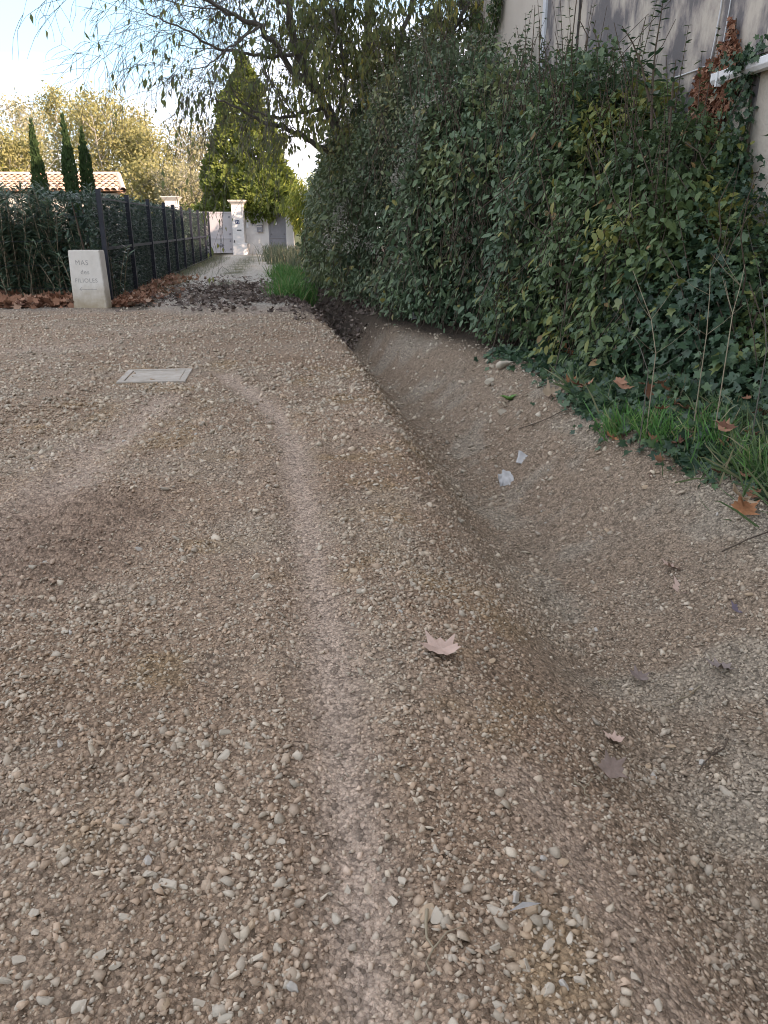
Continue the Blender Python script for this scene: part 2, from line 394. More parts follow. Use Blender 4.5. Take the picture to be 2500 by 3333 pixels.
# the stones that stand out one by one
big_meshes = []
for i in range(12):
    t = np.array([.50, .43, .34]) * R.uniform(.78, 1.12)
    if i % 4 == 3: t = np.array([.42, .31, .21])
    if i % 6 == 5: t = np.array([.44, .40, .35])
    Vb = stone_shape(I3, 300 + i) * (1 + .05 * (fbm(I3, 3, i)[:, None] - .5)); big_meshes.append(mesh_from('stone', Vb, IF3, R.rand(len(Vb)), tint=np.tile(t, (len(Vb), 1)))); big_meshes[-1].materials.append(m_stone)
def put_stone(x, y, s, k=None, rz=None):
    o = bpy.data.objects.new('stone', big_meshes[R.randint(12) if k is None else k]); COL.objects.link(o); o.parent = ground
    o.location = (x, y, float(zground(np.array([x]), np.array([y]))[0]) + s * .12); o.scale = (s, s, s)
    o.rotation_euler = (R.normal() * .25, R.normal() * .25, R.rand() * 6.28 if rz is None else rz)
SP = [(485, 2810, 46), (490, 2855, 50), (560, 2885, 66), (520, 2905, 48), (600, 2892, 34), (460, 2885, 44), (250, 2665, 36), (235, 2690, 34), (305, 2660, 36),
      (470, 2685, 40), (625, 2000 + 690, 32), (195, 2425, 46), (250, 2165, 40), (340, 2200, 26), (1310, 2880, 46), (1275, 2940, 48), (915, 2755, 42), (820, 3030, 46),
      (1730, 2980, 60), (1770, 2990, 54), (1850, 3070, 52), (1880, 3200, 48), (1660, 3110, 46), (1710, 3150, 46), (1780, 3240, 46), (1880, 2990, 40), (2070, 3160, 46),
      (2150, 3240, 50), (2450, 2890, 50), (2400, 2960, 44), (2360, 2980, 40), (1830, 2790, 40), (1770, 2790, 36), (1880, 2570, 36), (2220, 2190, 32), (1890, 2250, 32),
      (60, 3130, 56), (25, 3200, 46), (140, 3260, 54), (255, 3275, 60), (330, 3110, 54), (400, 2990, 46), (110, 2990, 52), (90, 3210, 44), (120, 3050, 34), (640, 3260, 46),
      (1090, 2990, 44), (1130, 2890, 38), (950, 3230, 50), (940, 3180, 38), (560, 3060, 36), (370, 3150, 42), (740, 3310, 50), (60, 2740, 38), (20, 2725, 34), (770, 2700, 40),
      (640, 2600, 32), (500, 2570, 32), (690, 2590, 30), (1240, 2480, 34), (1540, 1950, 30), (1500, 1600, 34), (2130, 1380, 30), (560, 1890, 34), (830, 1890, 40),
      (1585, 2070, 32), (1600, 2105, 30), (1560, 2040, 28), (1470, 1760, 24), (105, 1860, 30), (50, 1875, 40), (450, 1790, 34), (590, 1800, 30), (880, 1920, 28), (270, 1465, 26)]
for x, y, px in SP:
    gx, gy = survey_ground(x, y); put_stone(gx, gy, px * .5 * math.hypot(gy, EYE) / FPX * .95)
nb = 0
while nb < 215:
    y = .8 + 5.2 * R.rand() ** 1.5; x = (R.rand() * 2 - 1) * (.6 * y + .3)
    if x > np.interp(y, EDGY, EDGX) or pdist(np.array([x]), np.array([y]), WHEEL1)[0] < .12 or fbm(np.array([[x, y, 0.]]), 1.6, 77)[0] < .42: continue
    put_stone(x, y, R.uniform(.011, .024)); nb += 1
for px, py, s in [(2230, 1420, .05), (1650, 1190, .1), (1600, 1200, .06), (1640, 1260, .07)]:
    gx, gy = survey_ground(px, py, .08); put_stone(gx, gy, s)

# ------------------------------------------------------------------ house wall on the right
WK = -.125; WC = 3.9
wdir = unit(np.array([WK, 1, 0])); wnor = np.array([-wdir[1], wdir[0], 0])      # along the wall, and out of it towards the drive
def wall_pt(s, z, out=0.0): return np.array([WC, 0, 0]) + wdir * s + wnor * out + np.array([0, 0, z])
def wall_sz(x, y):
    d = survey(x, y, 1.0) - np.array([0, 0, EYE]); t = WC / (d[0] - WK * d[1]); p = d * t
    return float((p - np.array([WC, 0, 0])) @ wdir), float(p[2] + EYE)
WM = Matrix(((wdir[0], wnor[0], 0, WC), (wdir[1], wnor[1], 0, 0), (0, 0, 1, 0), (0, 0, 0, 1)))     # local x along, y out, z up
hb = thing('house', 'tall cream house with stained plaster behind the thicket', 'house'); hb.matrix_world = WM
m_plA = mat_surface('cream_plaster', (.44, .39, .33), (.52, .465, .40), 1.2, .9, .12, 30)
m_block = mat_surface('masonry_core', (.30, .17, .11), (.40, .25, .17), 8, .95, .5, 25)
def stained(name, amount):
    m, nt, b = new_mat(name)
    tc = nt.nodes.new('ShaderNodeTexCoord'); mp = nt.nodes.new('ShaderNodeMapping'); mp.inputs['Scale'].default_value = (1.7, 1, .8)
    n1 = nt.nodes.new('ShaderNodeTexNoise'); n1.inputs['Scale'].default_value = 1.5; n1.inputs['Detail'].default_value = 9; n1.inputs['Roughness'].default_value = .66
    nt.links.new(tc.outputs['Object'], mp.inputs[0]); nt.links.new(mp.outputs[0], n1.inputs['Vector'])
    n2 = tex(nt, 'ShaderNodeTexNoise', .55, Detail=4.0); n3 = tex(nt, 'ShaderNodeTexNoise', 22, Detail=8.0, Roughness=.7)
    ad = nt.nodes.new('ShaderNodeMath'); ad.operation = 'ADD'; ml = nt.nodes.new('ShaderNodeMath'); ml.operation = 'MULTIPLY'; ml.inputs[1].default_value = .9
    nt.links.new(n2.outputs['Fac'], ml.inputs[0]); nt.links.new(n1.outputs['Fac'], ad.inputs[0]); nt.links.new(ml.outputs[0], ad.inputs[1])
    r = ramp(nt, [(.82 - amount, (.47, .42, .355)), (.90 - amount, (.36, .32, .28)), (.98 - amount, (.20, .18, .175)), (1.0, (.15, .14, .14))])
    nt.links.new(ad.outputs[0], r.inputs['Fac']); nt.links.new(r.outputs[0], b.inputs['Base Color'])
    b.inputs['Roughness'].default_value = .95; b.inputs['Specular IOR Level'].default_value = .1
    bp = nt.nodes.new('ShaderNodeBump'); bp.inputs['Strength'].default_value = .4; bp.inputs['Distance'].default_value = .02
    nt.links.new(n3.outputs['Fac'], bp.inputs['Height']); nt.links.new(bp.outputs[0], b.inputs['Normal'])
    return m
m_plB = stained('stained_plaster', .0); m_plC = stained('rough_plaster', -.22)
HH = 8.3
mb = MB(); mb.box((-14, -9, -.2), (17.85, -.06, HH)); mb.build('wall', m_block, hb)
mb = MB(); mb.box((12.92, -.058, -.2), (17.88, 0, HH)); mb.build('plaster', m_plA, hb, bevel=.008, label='smooth cream plaster section')
mb = MB(); mb.box((-14, -.058, -.2), (7.06, 0.004, HH)); mb.build('plaster', m_plC, hb, label='rough cream plaster section')
mb = MB(); mb.box((12.78, -.058, -.2), (12.915, .03, HH)); mb.build('corner_strip', mat_surface('grey_white_strip', (.48, .50, .52), (.58, .59, .6), 5), hb)
patch_px = [(1490, 95), (1470, 160), (1480, 230), (1430, 250), (1400, 330), (1300, 410), (1265, 460), (1255, 560), (1235, 640), (1290, 740), (1350, 800), (1380, 880), (1420, 860),
            (1425, 760), (1470, 620), (1500, 540), (1510, 440), (1535, 380), (1528, 290), (1500, 230), (1496, 160)]
patch = [wall_sz(1600 + x * .5425, y * .5425) for x, y in patch_px]
mb = MB(); mb.box((7.065, -.058, -.2), (12.775, 0, HH)); mb.build('plaster', m_plB, hb, label='grey streaked plaster section')
def inside(s, z, poly):
    c = False
    for (a, b1), (a2, b2) in zip(poly, poly[1:] + poly[:1]):
        if (b1 > z) != (b2 > z) and s < (a2 - a) * (z - b1) / (b2 - b1) + a: c = not c
    return c
# roof, gutter and cables
m_tile = mat_surface('clay_tile', (.42, .23, .14), (.55, .36, .25), 5, .85, .2, 40)
mb = MB(); mb.add([(-14.3, .35, HH + .004), (18.2, .35, HH + .004), (18.2, -9.3, HH + .004), (-14.3, -9.3, HH + .004), (-14.3, -4.5, HH + 1.5), (18.2, -4.5, HH + 1.5)],
                  [(0, 1, 5, 4), (3, 4, 5, 2), (0, 4, 3), (1, 2, 5), (0, 3, 2, 1)]); mb.build('roof', m_tile, hb)
m_pvc = mat_surface('white_pvc', (.74, .75, .76), (.80, .80, .80), 4, .4, 0)
gs, gz = wall_sz(2355, 270)
prof = [(.006, .06), (.012, .0), (.05, -.025), (.10, -.02), (.125, .01), (.13, .062), (.118, .066), (.02, .066)]
V = []; F = []
for s in (gs, gs - 9): V += [(s, y, gz + z) for y, z in prof]
npf = len(prof)
F = [(i, (i + 1) % npf, (i + 1) % npf + npf, i + npf) for i in range(npf)] + [tuple(range(npf)), tuple(range(2 * npf - 1, npf - 1, -1))]
mb = MB(); mb.add(V, F); gut = mb.build('gutter', m_pvc, hb, bevel=.004)
for k in range(6):
    mb = MB(); s = gs - .12 - k * 1.1; mb.box((s - .012, .002, gz - .05), (s + .012, .138, gz - .027)); mb.box((s - .012, .131, gz - .05), (s + .012, .139, gz + .07)); mb.build('bracket', m_pvc, gut)
m_cable = mat_surface('grey_cable', (.5, .5, .5), (.6, .6, .6), 8, .6, 0); m_cabled = mat_surface('dark_cable', (.035, .03, .03), (.06, .05, .045), 8, .8, 0)
def cable(pxs, r, mat):
    P = []
    for x, y in pxs: s, z = wall_sz(x, y); P.append((s, .012, z))
    V, F = tubes([(P, r)], 5); obj('cable', mesh_from('cable', V, F, smooth=True), mat, hb)
cable([(2362, -60), (2350, 30), (2335, 110), (2318, 195), (2305, 215), (2270, 228), (2215, 248), (2190, 255)], .007, m_cable)
cable([(2392, -60), (2380, 20), (2362, 120), (2350, 190), (2310, 215)], .005, m_cable)
cable([(1896, -60), (1890, 40), (1882, 130), (1874, 260)], .016, m_cabled)

# ------------------------------------------------------------------ leaf and wood materials
bark = mat_surface('grey_bark', (.07, .06, .05), (.14, .125, .105), 9, .95, .5, 30)
bark_pale = mat_surface('pale_bark', (.36, .33, .28), (.52, .48, .42), 3, .9, .2, 12)
twig = mat_surface('brown_twig', (.06, .045, .035), (.12, .09, .065), 12, .95, 0)
straw = mat_surface('dry_stem', (.20, .16, .11), (.30, .25, .17), 12, .9, 0)
L_ivy = mat_leaf('ivy_leaf', [(0, (.028, .062, .036)), (.55, (.055, .105, .055)), (.85, (.10, .165, .07)), (1, (.19, .21, .065))], .25, .42, .45)
L_dog = mat_leaf('shrub_leaf', [(0, (.05, .085, .04)), (.5, (.095, .15, .062)), (.85, (.15, .205, .075)), (.95, (.25, .24, .06)), (1, (.28, .18, .08))], .3, .5)
L_bram = mat_leaf('bramble_leaf', [(0, (.055, .095, .055)), (.5, (.105, .165, .09)), (.9, (.16, .22, .11)), (1, (.26, .23, .07))], .3, .5)
L_clem = mat_leaf('clematis_leaf', [(0, (.06, .09, .055)), (.6, (.115, .155, .085)), (.9, (.165, .20, .11)), (1, (.27, .24, .10))], .3, .55)
L_grey = mat_leaf('hedgerow_leaf', [(0, (.06, .09, .045)), (.7, (.125, .16, .075)), (1, (.27, .24, .08))], .3, .55)
L_seed = mat_leaf('seed_fluff', [(0, (.26, .25, .21)), (1, (.42, .40, .34))], .4, .9, .1)
L_hack = mat_leaf('drooping_leaf', [(0, (.08, .11, .045)), (.5, (.14, .17, .065)), (.8, (.23, .23, .075)), (.93, (.38, .31, .07)), (1, (.48, .37, .08))], .55, .5)
L_olea = mat_leaf('oleander_leaf', [(0, (.04, .075, .05)), (.7, (.085, .135, .085)), (1, (.16, .22, .12))], .15, .45, .45)
L_clip = mat_leaf('clipped_leaf', [(0, (.025, .05, .035)), (.75, (.05, .085, .055)), (.97, (.09, .12, .08)), (1, (.2, .22, .16))], .2, .4, .45)
L_con = mat_leaf('conifer_spray', [(0, (.065, .095, .022)), (.5, (.13, .165, .036)), (1, (.23, .25, .055))], .25, .6, .2)
L_cyp = mat_leaf('cypress_spray', [(0, (.025, .05, .02)), (.8, (.055, .09, .03)), (1, (.10, .10, .035))], .12, .7, .15)
L_pop = mat_leaf('poplar_leaf', [(0, (.22, .21, .08)), (.5, (.33, .30, .12)), (1, (.42, .37, .16))], .35, .6, .2)
L_popg = mat_leaf('thin_poplar_leaf', [(0, (.24, .23, .12)), (.6, (.34, .31, .17)), (1, (.42, .38, .20))], .35, .6, .2)
L_bam = mat_leaf('bamboo_leaf', [(0, (.13, .17, .03)), (.6, (.24, .27, .045)), (1, (.40, .38, .07))], .35, .5, .3)
L_grass = mat_leaf('grass_blade', [(0, (.05, .14, .035)), (.6, (.095, .25, .06)), (.85, (.17, .27, .08)), (1, (.32, .28, .15))], .3, .5, .3)
L_gdry = mat_leaf('grey_grass_blade', [(0, (.09, .12, .07)), (.5, (.16, .18, .11)), (1, (.30, .26, .17))], .3, .6, .2)
L_bank = mat_leaf('bank_grass_blade', [(0, (.07, .13, .05)), (.55, (.12, .18, .08)), (.85, (.20, .20, .11)), (1, (.32, .27, .17))], .3, .6, .2)
L_lit = mat_leaf('fallen_leaf_orange', [(0, (.13, .06, .04)), (.4, (.25, .12, .07)), (.8, (.36, .19, .12)), (1, (.42, .30, .22))], .1, .75, .2)
L_litd = mat_leaf('fallen_leaf_dark', [(0, (.085, .062, .052)), (.6, (.17, .13, .11)), (1, (.30, .23, .185))], .1, .8, .2)

# ------------------------------------------------------------------ the thicket along the wall
TOPY = [3, 4.6, 5.6, 6.8, 7.6, 8.8, 11, 14, 16.5, 20, 26, 32, 45]
TOPH = [.6, .9, 1.1, 1.5, 2.4, 2.65, 3.0, 3.6, 3.95, 3.6, 3.3, 3.7, 4.5]
def hedge_surface(Y, th, seed, amp=1.0):
    xe = lerp1(Y, EDGY, EDGX) + .12 + .62 * (1 - sstep(5.2, 7.6, Y))
    xw = np.where(Y < 17.6, WC + WK * Y - .12, xe + 2.6)
    xw = np.maximum(xw, xe + .8)
    D = (xw - xe) * .85; Hh = lerp1(Y, TOPY, TOPH) * (.84 + .34 * vnoise(np.stack([Y, 0 * Y, 0 * Y], -1), .9, 88))
    ex = .95 - .4 * sstep(8, 12, Y)
    c = np.cos(th); s = np.sin(th)
    x = xe + D - D * np.sign(c) * np.abs(c) ** ex
    z = .05 + Hh * np.abs(s) ** .8
    nrm = unit(np.stack([-c, 0 * c - .1, s + .05], -1))
    P = np.stack([x, Y, z], -1)
    n = (fbm(P, .9, seed) - .5) * 1.15 + (vnoise(P, 3.0, seed + 5) - .5) * .35
    P = P + nrm * (n * amp * (.25 + .75 * np.clip(z / 1.2, 0, 1)))[:, None]
    P[:, 2] = np.maximum(P[:, 2], zground(P[:, 0], P[:, 1]) + .03)
    return P, nrm
def make_shrub(name, label, y0, y1, n, T, size, mat, seed, cat='shrub', dens=.30, ntwig=260, nleaf=0, thmax=1.9, amp=1.0, leafdown=.75, shoots=9, shlen=.7, inner=.45, group='shrubs of the thicket on the right'):
    yc = (y0 + y1) / 2; base = np.array([lerp1(yc, EDGY, EDGX) + .8, yc, .1])
    t = thing(name, label, cat, tuple(base), group=group)
    def samp(m, deep):
        Y = R.uniform(y0 - .25, y1 + .25, m); th = R.uniform(.03, thmax, m)
        P, N = hedge_surface(Y, th, seed, amp)
        d = R.rand(m) ** 1.6 * .35 if not deep else R.uniform(.3, .95, m)
        k = np.ones(m, bool) if deep else (fbm(P, 2.2, seed + 11) > dens - R.rand(m) * .12)
        P = P - N * d[:, None] + R.normal(size=(m, 3)) * .05
        return P[k], N[k]
    P, N = samp(n, False)
    L = unit(N * .45 + np.array([0, 0, -leafdown]) + R.normal(size=P.shape) * .45)
    Nn = unit(N + np.array([0, 0, .45]) + R.normal(size=P.shape) * .45)
    rn = np.clip(fbm(P, 1.3, seed + 2) * .7 + R.rand(len(P)) * .45 - .1, 0, 1); rn = np.clip(rn + .45 * (vnoise(P, 1.4, seed + 60) > .72) - .3 * (vnoise(P, .9, seed + 61) < .3), 0, .93); rn[R.rand(len(P)) < .02] = 1
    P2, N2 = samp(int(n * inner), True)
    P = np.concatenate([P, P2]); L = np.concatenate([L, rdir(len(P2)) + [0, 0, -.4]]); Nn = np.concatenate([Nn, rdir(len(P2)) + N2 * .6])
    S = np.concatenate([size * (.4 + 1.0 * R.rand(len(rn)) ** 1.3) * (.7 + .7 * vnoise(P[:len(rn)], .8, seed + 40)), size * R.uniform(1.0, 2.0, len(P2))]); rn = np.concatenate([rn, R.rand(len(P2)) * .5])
    # tall shoots standing out of the top
    tw = []; SP_, SL, SN, SS, SR = [], [], [], [], []
    for i in range(shoots):
        Y = R.uniform(y0, y1, 1); q, nn = hedge_surface(Y, np.array([R.uniform(1.0, 1.55)]), seed, amp); q = q[0]
        ln = shlen * R.uniform(.4, 1.2); lean = np.array([R.normal() * .18, R.normal() * .18, 1.0])
        pts = [q - [0, 0, .3] + lean * (ln + .3) * u + np.array([0, 0, -.04 * u * u]) for u in np.linspace(0, 1, 6)]
        tw.append((pts, np.linspace(.007, .002, 6)))
        for u in np.arange(.25, 1.0, .05 / max(ln, .2)):
            j = u * 5; a = int(j); pp = pts[a] + (pts[min(a + 1, 5)] - pts[a]) * (j - a)
            for sgn in (-1, 1):
                ph = R.rand() * 6.28; dd = np.array([math.cos(ph), math.sin(ph), .15 + R.normal() * .25])
                SP_.append(pp); SL.append(dd); SN.append([0, 0, 1.]); SS.append(size * R.uniform(.6, 1.1) * (1.15 - .5 * u)); SR.append(R.rand() * .8)
    if SP_:
        P = np.concatenate([P, SP_]); L = np.concatenate([L, SL]); Nn = np.concatenate([Nn, SN]); S = np.concatenate([S, SS]); rn = np.concatenate([rn, SR])
    P = P - base
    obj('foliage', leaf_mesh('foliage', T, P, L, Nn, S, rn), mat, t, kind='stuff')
    for i in range(ntwig):
        Y = R.uniform(y0, y1, 1); q, nn = hedge_surface(Y, np.array([R.uniform(.05, 1.5)]), seed, amp); q = q[0] - nn[0] * R.uniform(0, .35)
        ln = R.uniform(.3, 1.1); d = unit(np.array([R.normal() * .35, R.normal() * .45, -1.0 if R.rand() < .75 else .9]))
        pts = np.array([q + d * ln * u + np.array([R.normal() * .02, R.normal() * .03, 0]) for u in np.linspace(0, 1, 4)])
        pts[:, 2] = np.maximum(pts[:, 2], zground(pts[:, 0], pts[:, 1]) - .02)
        tw.append((pts, np.linspace(.006, .003, 4) * R.uniform(.6, 1.3)))
    for i in range(7):                                   # main stems from the ground
        Y = R.uniform(y0, y1); x = np.interp(Y, EDGY, EDGX) + R.uniform(.95, 1.4); zt = np.interp(Y, TOPY, TOPH) * R.uniform(.6, .9)
        z0 = float(zground(np.array([x]), np.array([Y]))[0]) - .05
        tw.append(([np.array([x + .1 * math.sin(u * 4 + i), Y + R.normal() * .06, z0 + (zt - z0) * u]) for u in np.linspace(0, 1, 6)], np.linspace(.022, .008, 6)))
    V, F = tubes([(np.asarray(p) - base, r) for p, r in tw], 4)
    obj('stems', mesh_from('stems', V, F), twig, t, kind='stuff')
    if nleaf:
        lm = []
        for i in range(4):
            me = leaf_mesh('leaf', T, np.zeros((1, 3)), np.array([[1., 0, 0]]), np.array([[0, 0, 1.]]), 1.0, np.array([[.5, .75, .9, .95][i]])); me.materials.append(mat); lm.append(me)
        Y = R.uniform(y0, y1, nleaf); P, N = hedge_surface(Y, R.uniform(.15, 1.2, nleaf), seed, amp)
        for p, nn in zip(P, N):
            p = p + nn * .03
            Lx = unit(nn * .4 + np.array([R.normal() * .3, R.normal() * .3, -.8])); W = unit(np.cross(unit(nn + [0, 0, .3]), Lx)); Z = np.cross(Lx, W); s = size * R.uniform(1.25, 1.7)
            o = obj('leaf', lm[R.randint(4)], parent=t)
            o.matrix_local = Matrix([[Lx[i] * s, W[i] * s, Z[i] * s, (p - base)[i]] for i in range(3)] + [[0, 0, 0, 1]])
    return t
make_shrub('ivy_shrub', 'dark ivy covered shrub nearest the camera under the white gutter', 4.9, 7.0, 8500, T_IVY, .075, L_ivy, 21, ntwig=160, nleaf=50, shoots=8, shlen=.5, dens=.37)
make_shrub('dogwood_shrub', 'leafy green shrub with tall shoots in front of the stained plaster', 6.8, 9.2, 9500, T_OVATE, .085, L_dog, 22, ntwig=260, nleaf=60, shoots=24, shlen=.75, dens=.41)
make_shrub('bramble_thicket', 'pale leaved thicket with hanging brown stems below the cream wall', 9.0, 11.7, 11000, T_OVATE, .085, L_bram, 23, inner=.8, ntwig=520, nleaf=60, shoots=26, shlen=.7, dens=.43, cat='thicket')
cl = make_shrub('clematis_thicket', 'grey green thicket with fluffy seed heads at the ditch bend', 11.5, 14.6, 12500, T_OVATE, .078, L_clem, 24, inner=.7, ntwig=300, shoots=24, shlen=.7, dens=.39, cat='thicket')
make_shrub('hedgerow_shrub', 'dull green shrub under the bare branched tree trunk', 14.4, 18.6, 11500, T_OVAL, .10, L_grey, 25, ntwig=200, shoots=14, shlen=.6, dens=.3)
for i, (a, b_, lab) in enumerate([(18.4, 24, 'loose bush on the right of the drive just beyond the tree trunk'), (23.8, 31, 'tall bush halfway along the right of the drive'), (30.8, 38, 'bush on the right of the drive facing the far fence posts'), (37.8, 45, 'farthest bush on the right next to the grey garden door')]):
    make_shrub('drive_bush', lab, a, b_, 6500, T_OVAL, .15, L_grey, 30 + i, ntwig=60, amp=.6, shoots=10, shlen=.5, dens=.28, group='bushes along the drive')
# fluffy seed heads on the clematis
n = 1300
Y = R.uniform(11.3, 15.2, n); th = R.uniform(.2, 1.6, n); P, N = hedge_surface(Y, th, 24)
kk = fbm(P, 1.1, 91) > .55; P = P[kk]; N = N[kk]
P = np.repeat(P, 9, 0) + R.normal(size=(len(P) * 9, 3)) * .045; N = np.repeat(N, 9, 0)
P = P + N * .05
obj('seed_heads', leaf_mesh('seed_heads', T_DROOP, P - np.array(cl.location), rdir(len(P)), rdir(len(P)), R.uniform(.03, .06, len(P)), R.rand(len(P))), L_seed, cl, kind='stuff')

# ivy climbing the house wall
def wall_ivy(name, label, pxs, width, n, size, T=T_IVY, mat=None, thick=.12):
    K = np.array([wall_sz(x, y) for x, y in pxs]); u = R.rand(n) * (len(K) - 1); i = u.astype(int); f = (u - i)[:, None]
    C = K[i] * (1 - f) + K[np.minimum(i + 1, len(K) - 1)] * f
    wv = np.interp(u, np.arange(len(K)), width)
    C = C + R.normal(size=C.shape) * (wv * .5)[:, None]
    P = np.array([wall_pt(s, z, .03 + abs(R.normal()) * thick) for s, z in C])
    base = wall_pt(K[0][0], 0, .05)
    t = thing(name, label, 'ivy', tuple(base))
    L = unit(np.array([0, 0, -.8]) + wnor * .3 + R.normal(size=P.shape) * .45); Nn = unit(wnor + R.normal(size=P.shape) * .45)
    obj('foliage', leaf_mesh('foliage', T, P - base, L, Nn, size * R.uniform(.6, 1.2, n), np.clip(R.rand(n) * .8, 0, 1)), mat or L_ivy, t, kind='stuff')
    pts = [wall_pt(K[0][0], .1, .04)] + [wall_pt(s, z, .03) for s, z in K]
    V, F = tubes([(np.array(pts) - base, np.linspace(.02, .005, len(pts)))], 5); obj('stem', mesh_from('stem', V, F), twig, t)
wall_ivy('climbing_ivy', 'narrow vine climbing the smooth cream wall', [(1585, 330), (1600, 220), (1610, 130), (1630, 60), (1640, 0), (1650, -120)], [.5, .4, .25, .2, .16, .2], 700, .085, T_OVATE, L_dog)
wall_ivy('climbing_ivy', 'short vine sprig left of the narrow vine on the cream wall', [(1590, 150), (1580, 90), (1572, 45)], [.2, .14, .08], 130, .085, T_OVATE, L_dog)
wall_ivy('climbing_ivy', 'dark ivy climbing over the white gutter end beside the dry creeper', [(2430, 640), (2440, 520), (2450, 400), (2456, 300), (2460, 220), (2480, 180), (2510, 170)], [.25, .17, .10, .05, .035, .06, .12], 620, .055)
wall_ivy('climbing_ivy', 'leafy ivy on the plaster at the foot of the dry creeper', [(2280, 590), (2330, 590), (2390, 580), (2480, 560)], [.12, .1, .12, .2], 260, .065)

# dry red-brown creeper on the plaster beside the gutter
smin = min(p[0] for p in patch); smax = max(p[0] for p in patch); zmin = min(p[1] for p in patch); zmax = max(p[1] for p in patch)
C = [(a, b_) for a, b_ in zip(R.uniform(smin, smax, 6000), R.uniform(zmin, zmax, 6000)) if inside(a, b_, patch)][:1500]; n = len(C)
dcb = wall_pt(C[0][0], 0.1, .05); dc = thing('dry_creeper', 'dry red brown creeper clinging to the plaster beside the gutter end', 'creeper', tuple(dcb))
P = np.array([wall_pt(a, b_, .015 + R.rand() * .07) for a, b_ in C])
L_dry = mat_leaf('dry_creeper_leaf', [(0, (.12, .05, .03)), (.5, (.25, .11, .065)), (.85, (.36, .18, .11)), (1, (.44, .30, .21))], .15, .75, .2)
obj('foliage', leaf_mesh('foliage', T_IVY, P - dcb, unit(np.array([0, 0, -.8]) + wnor * .35 + R.normal(size=P.shape) * .5), unit(wnor + R.normal(size=P.shape) * .55), R.uniform(.035, .075, n), R.rand(n)), L_dry, dc, kind='stuff')
for pxl in ([(2262, 400), (2268, 330), (2285, 270), (2320, 225), (2365, 180), (2400, 130), (2404, 60)], [(2330, 420), (2345, 330), (2385, 240), (2410, 170)]):
    K = [wall_pt(*wall_sz(*q), .02) - dcb for q in pxl]; K = [K[0] * [1, 1, 0] + [0, 0, -.05]] + K
    V, F = tubes([(np.array(K), np.linspace(.014, .005, len(K)))], 5); obj('stem', mesh_from('stem', V, F), twig, dc)

# tall single shoots against the stained wall
def shoot(label, pxs, Y, size, mat, n):
    K = np.array([survey(x, y, Y) for x, y in pxs]); base = K[0]
    t = thing('tall_shoot', label, 'shoot', tuple(base), group='tall shoots above the thicket')
    V, F = tubes([(K - base, np.linspace(.011, .003, len(K)))], 5); obj('stem', mesh_from('stem', V, F), twig, t)
    me = leaf_mesh('leaf', T_OVATE, np.zeros((1, 3)), np.array([[1., 0, 0]]), np.array([[0, 0, 1.]]), 1.0, np.array([.35])); me.materials.append(mat)
    for k in range(n):
        u = (k + 1) / n * (len(K) - 1.001); i = int(u); p = K[i] + (K[i + 1] - K[i]) * (u - i); ph = k * 2.4 + R.normal() * .3
        Lx = unit(np.array([math.cos(ph), math.sin(ph) * .7, .25 + R.normal() * .3])); W = unit(np.cross([0, 0, 1.], Lx)); Z = np.cross(Lx, W); s = size * R.uniform(.7, 1.15) * (1.1 - .45 * k / n)
        o = obj('leaf', me, parent=t); o.matrix_local = Matrix([[Lx[j] * s, W[j] * s, Z[j] * s, (p - base)[j]] for j in range(3)] + [[0, 0, 0, 1]])
shoot('tallest leafy shoot reaching the top of the stained wall', [(2120, 420), (2125, 250), (2135, 150), (2150, 60), (2160, -10)], 6.9, .11, L_ivy, 26)
shoot('left leaning shoot beside the tallest one', [(2115, 330), (2090, 220), (2060, 140), (2025, 85)], 6.9, .085, L_ivy, 15)
shoot('short shoot with dark tip right of the tallest one', [(2180, 400), (2190, 280), (2200, 195)], 6.7, .08, L_ivy, 14)
shoot('feathery shoot in front of the pale corner strip', [(1785, 420), (1782, 250), (1772, 128)], 10.6, .12, L_dog, 26)
shoot('thin shoot in front of the smooth cream wall', [(1655, 330), (1655, 220), (1652, 148)], 12.3, .12, L_dog, 18)
shoot('upright shoot at the dark cable on the wall', [(1868, 330), (1865, 200), (1862, 150)], 9.7, .09, L_dog, 14)

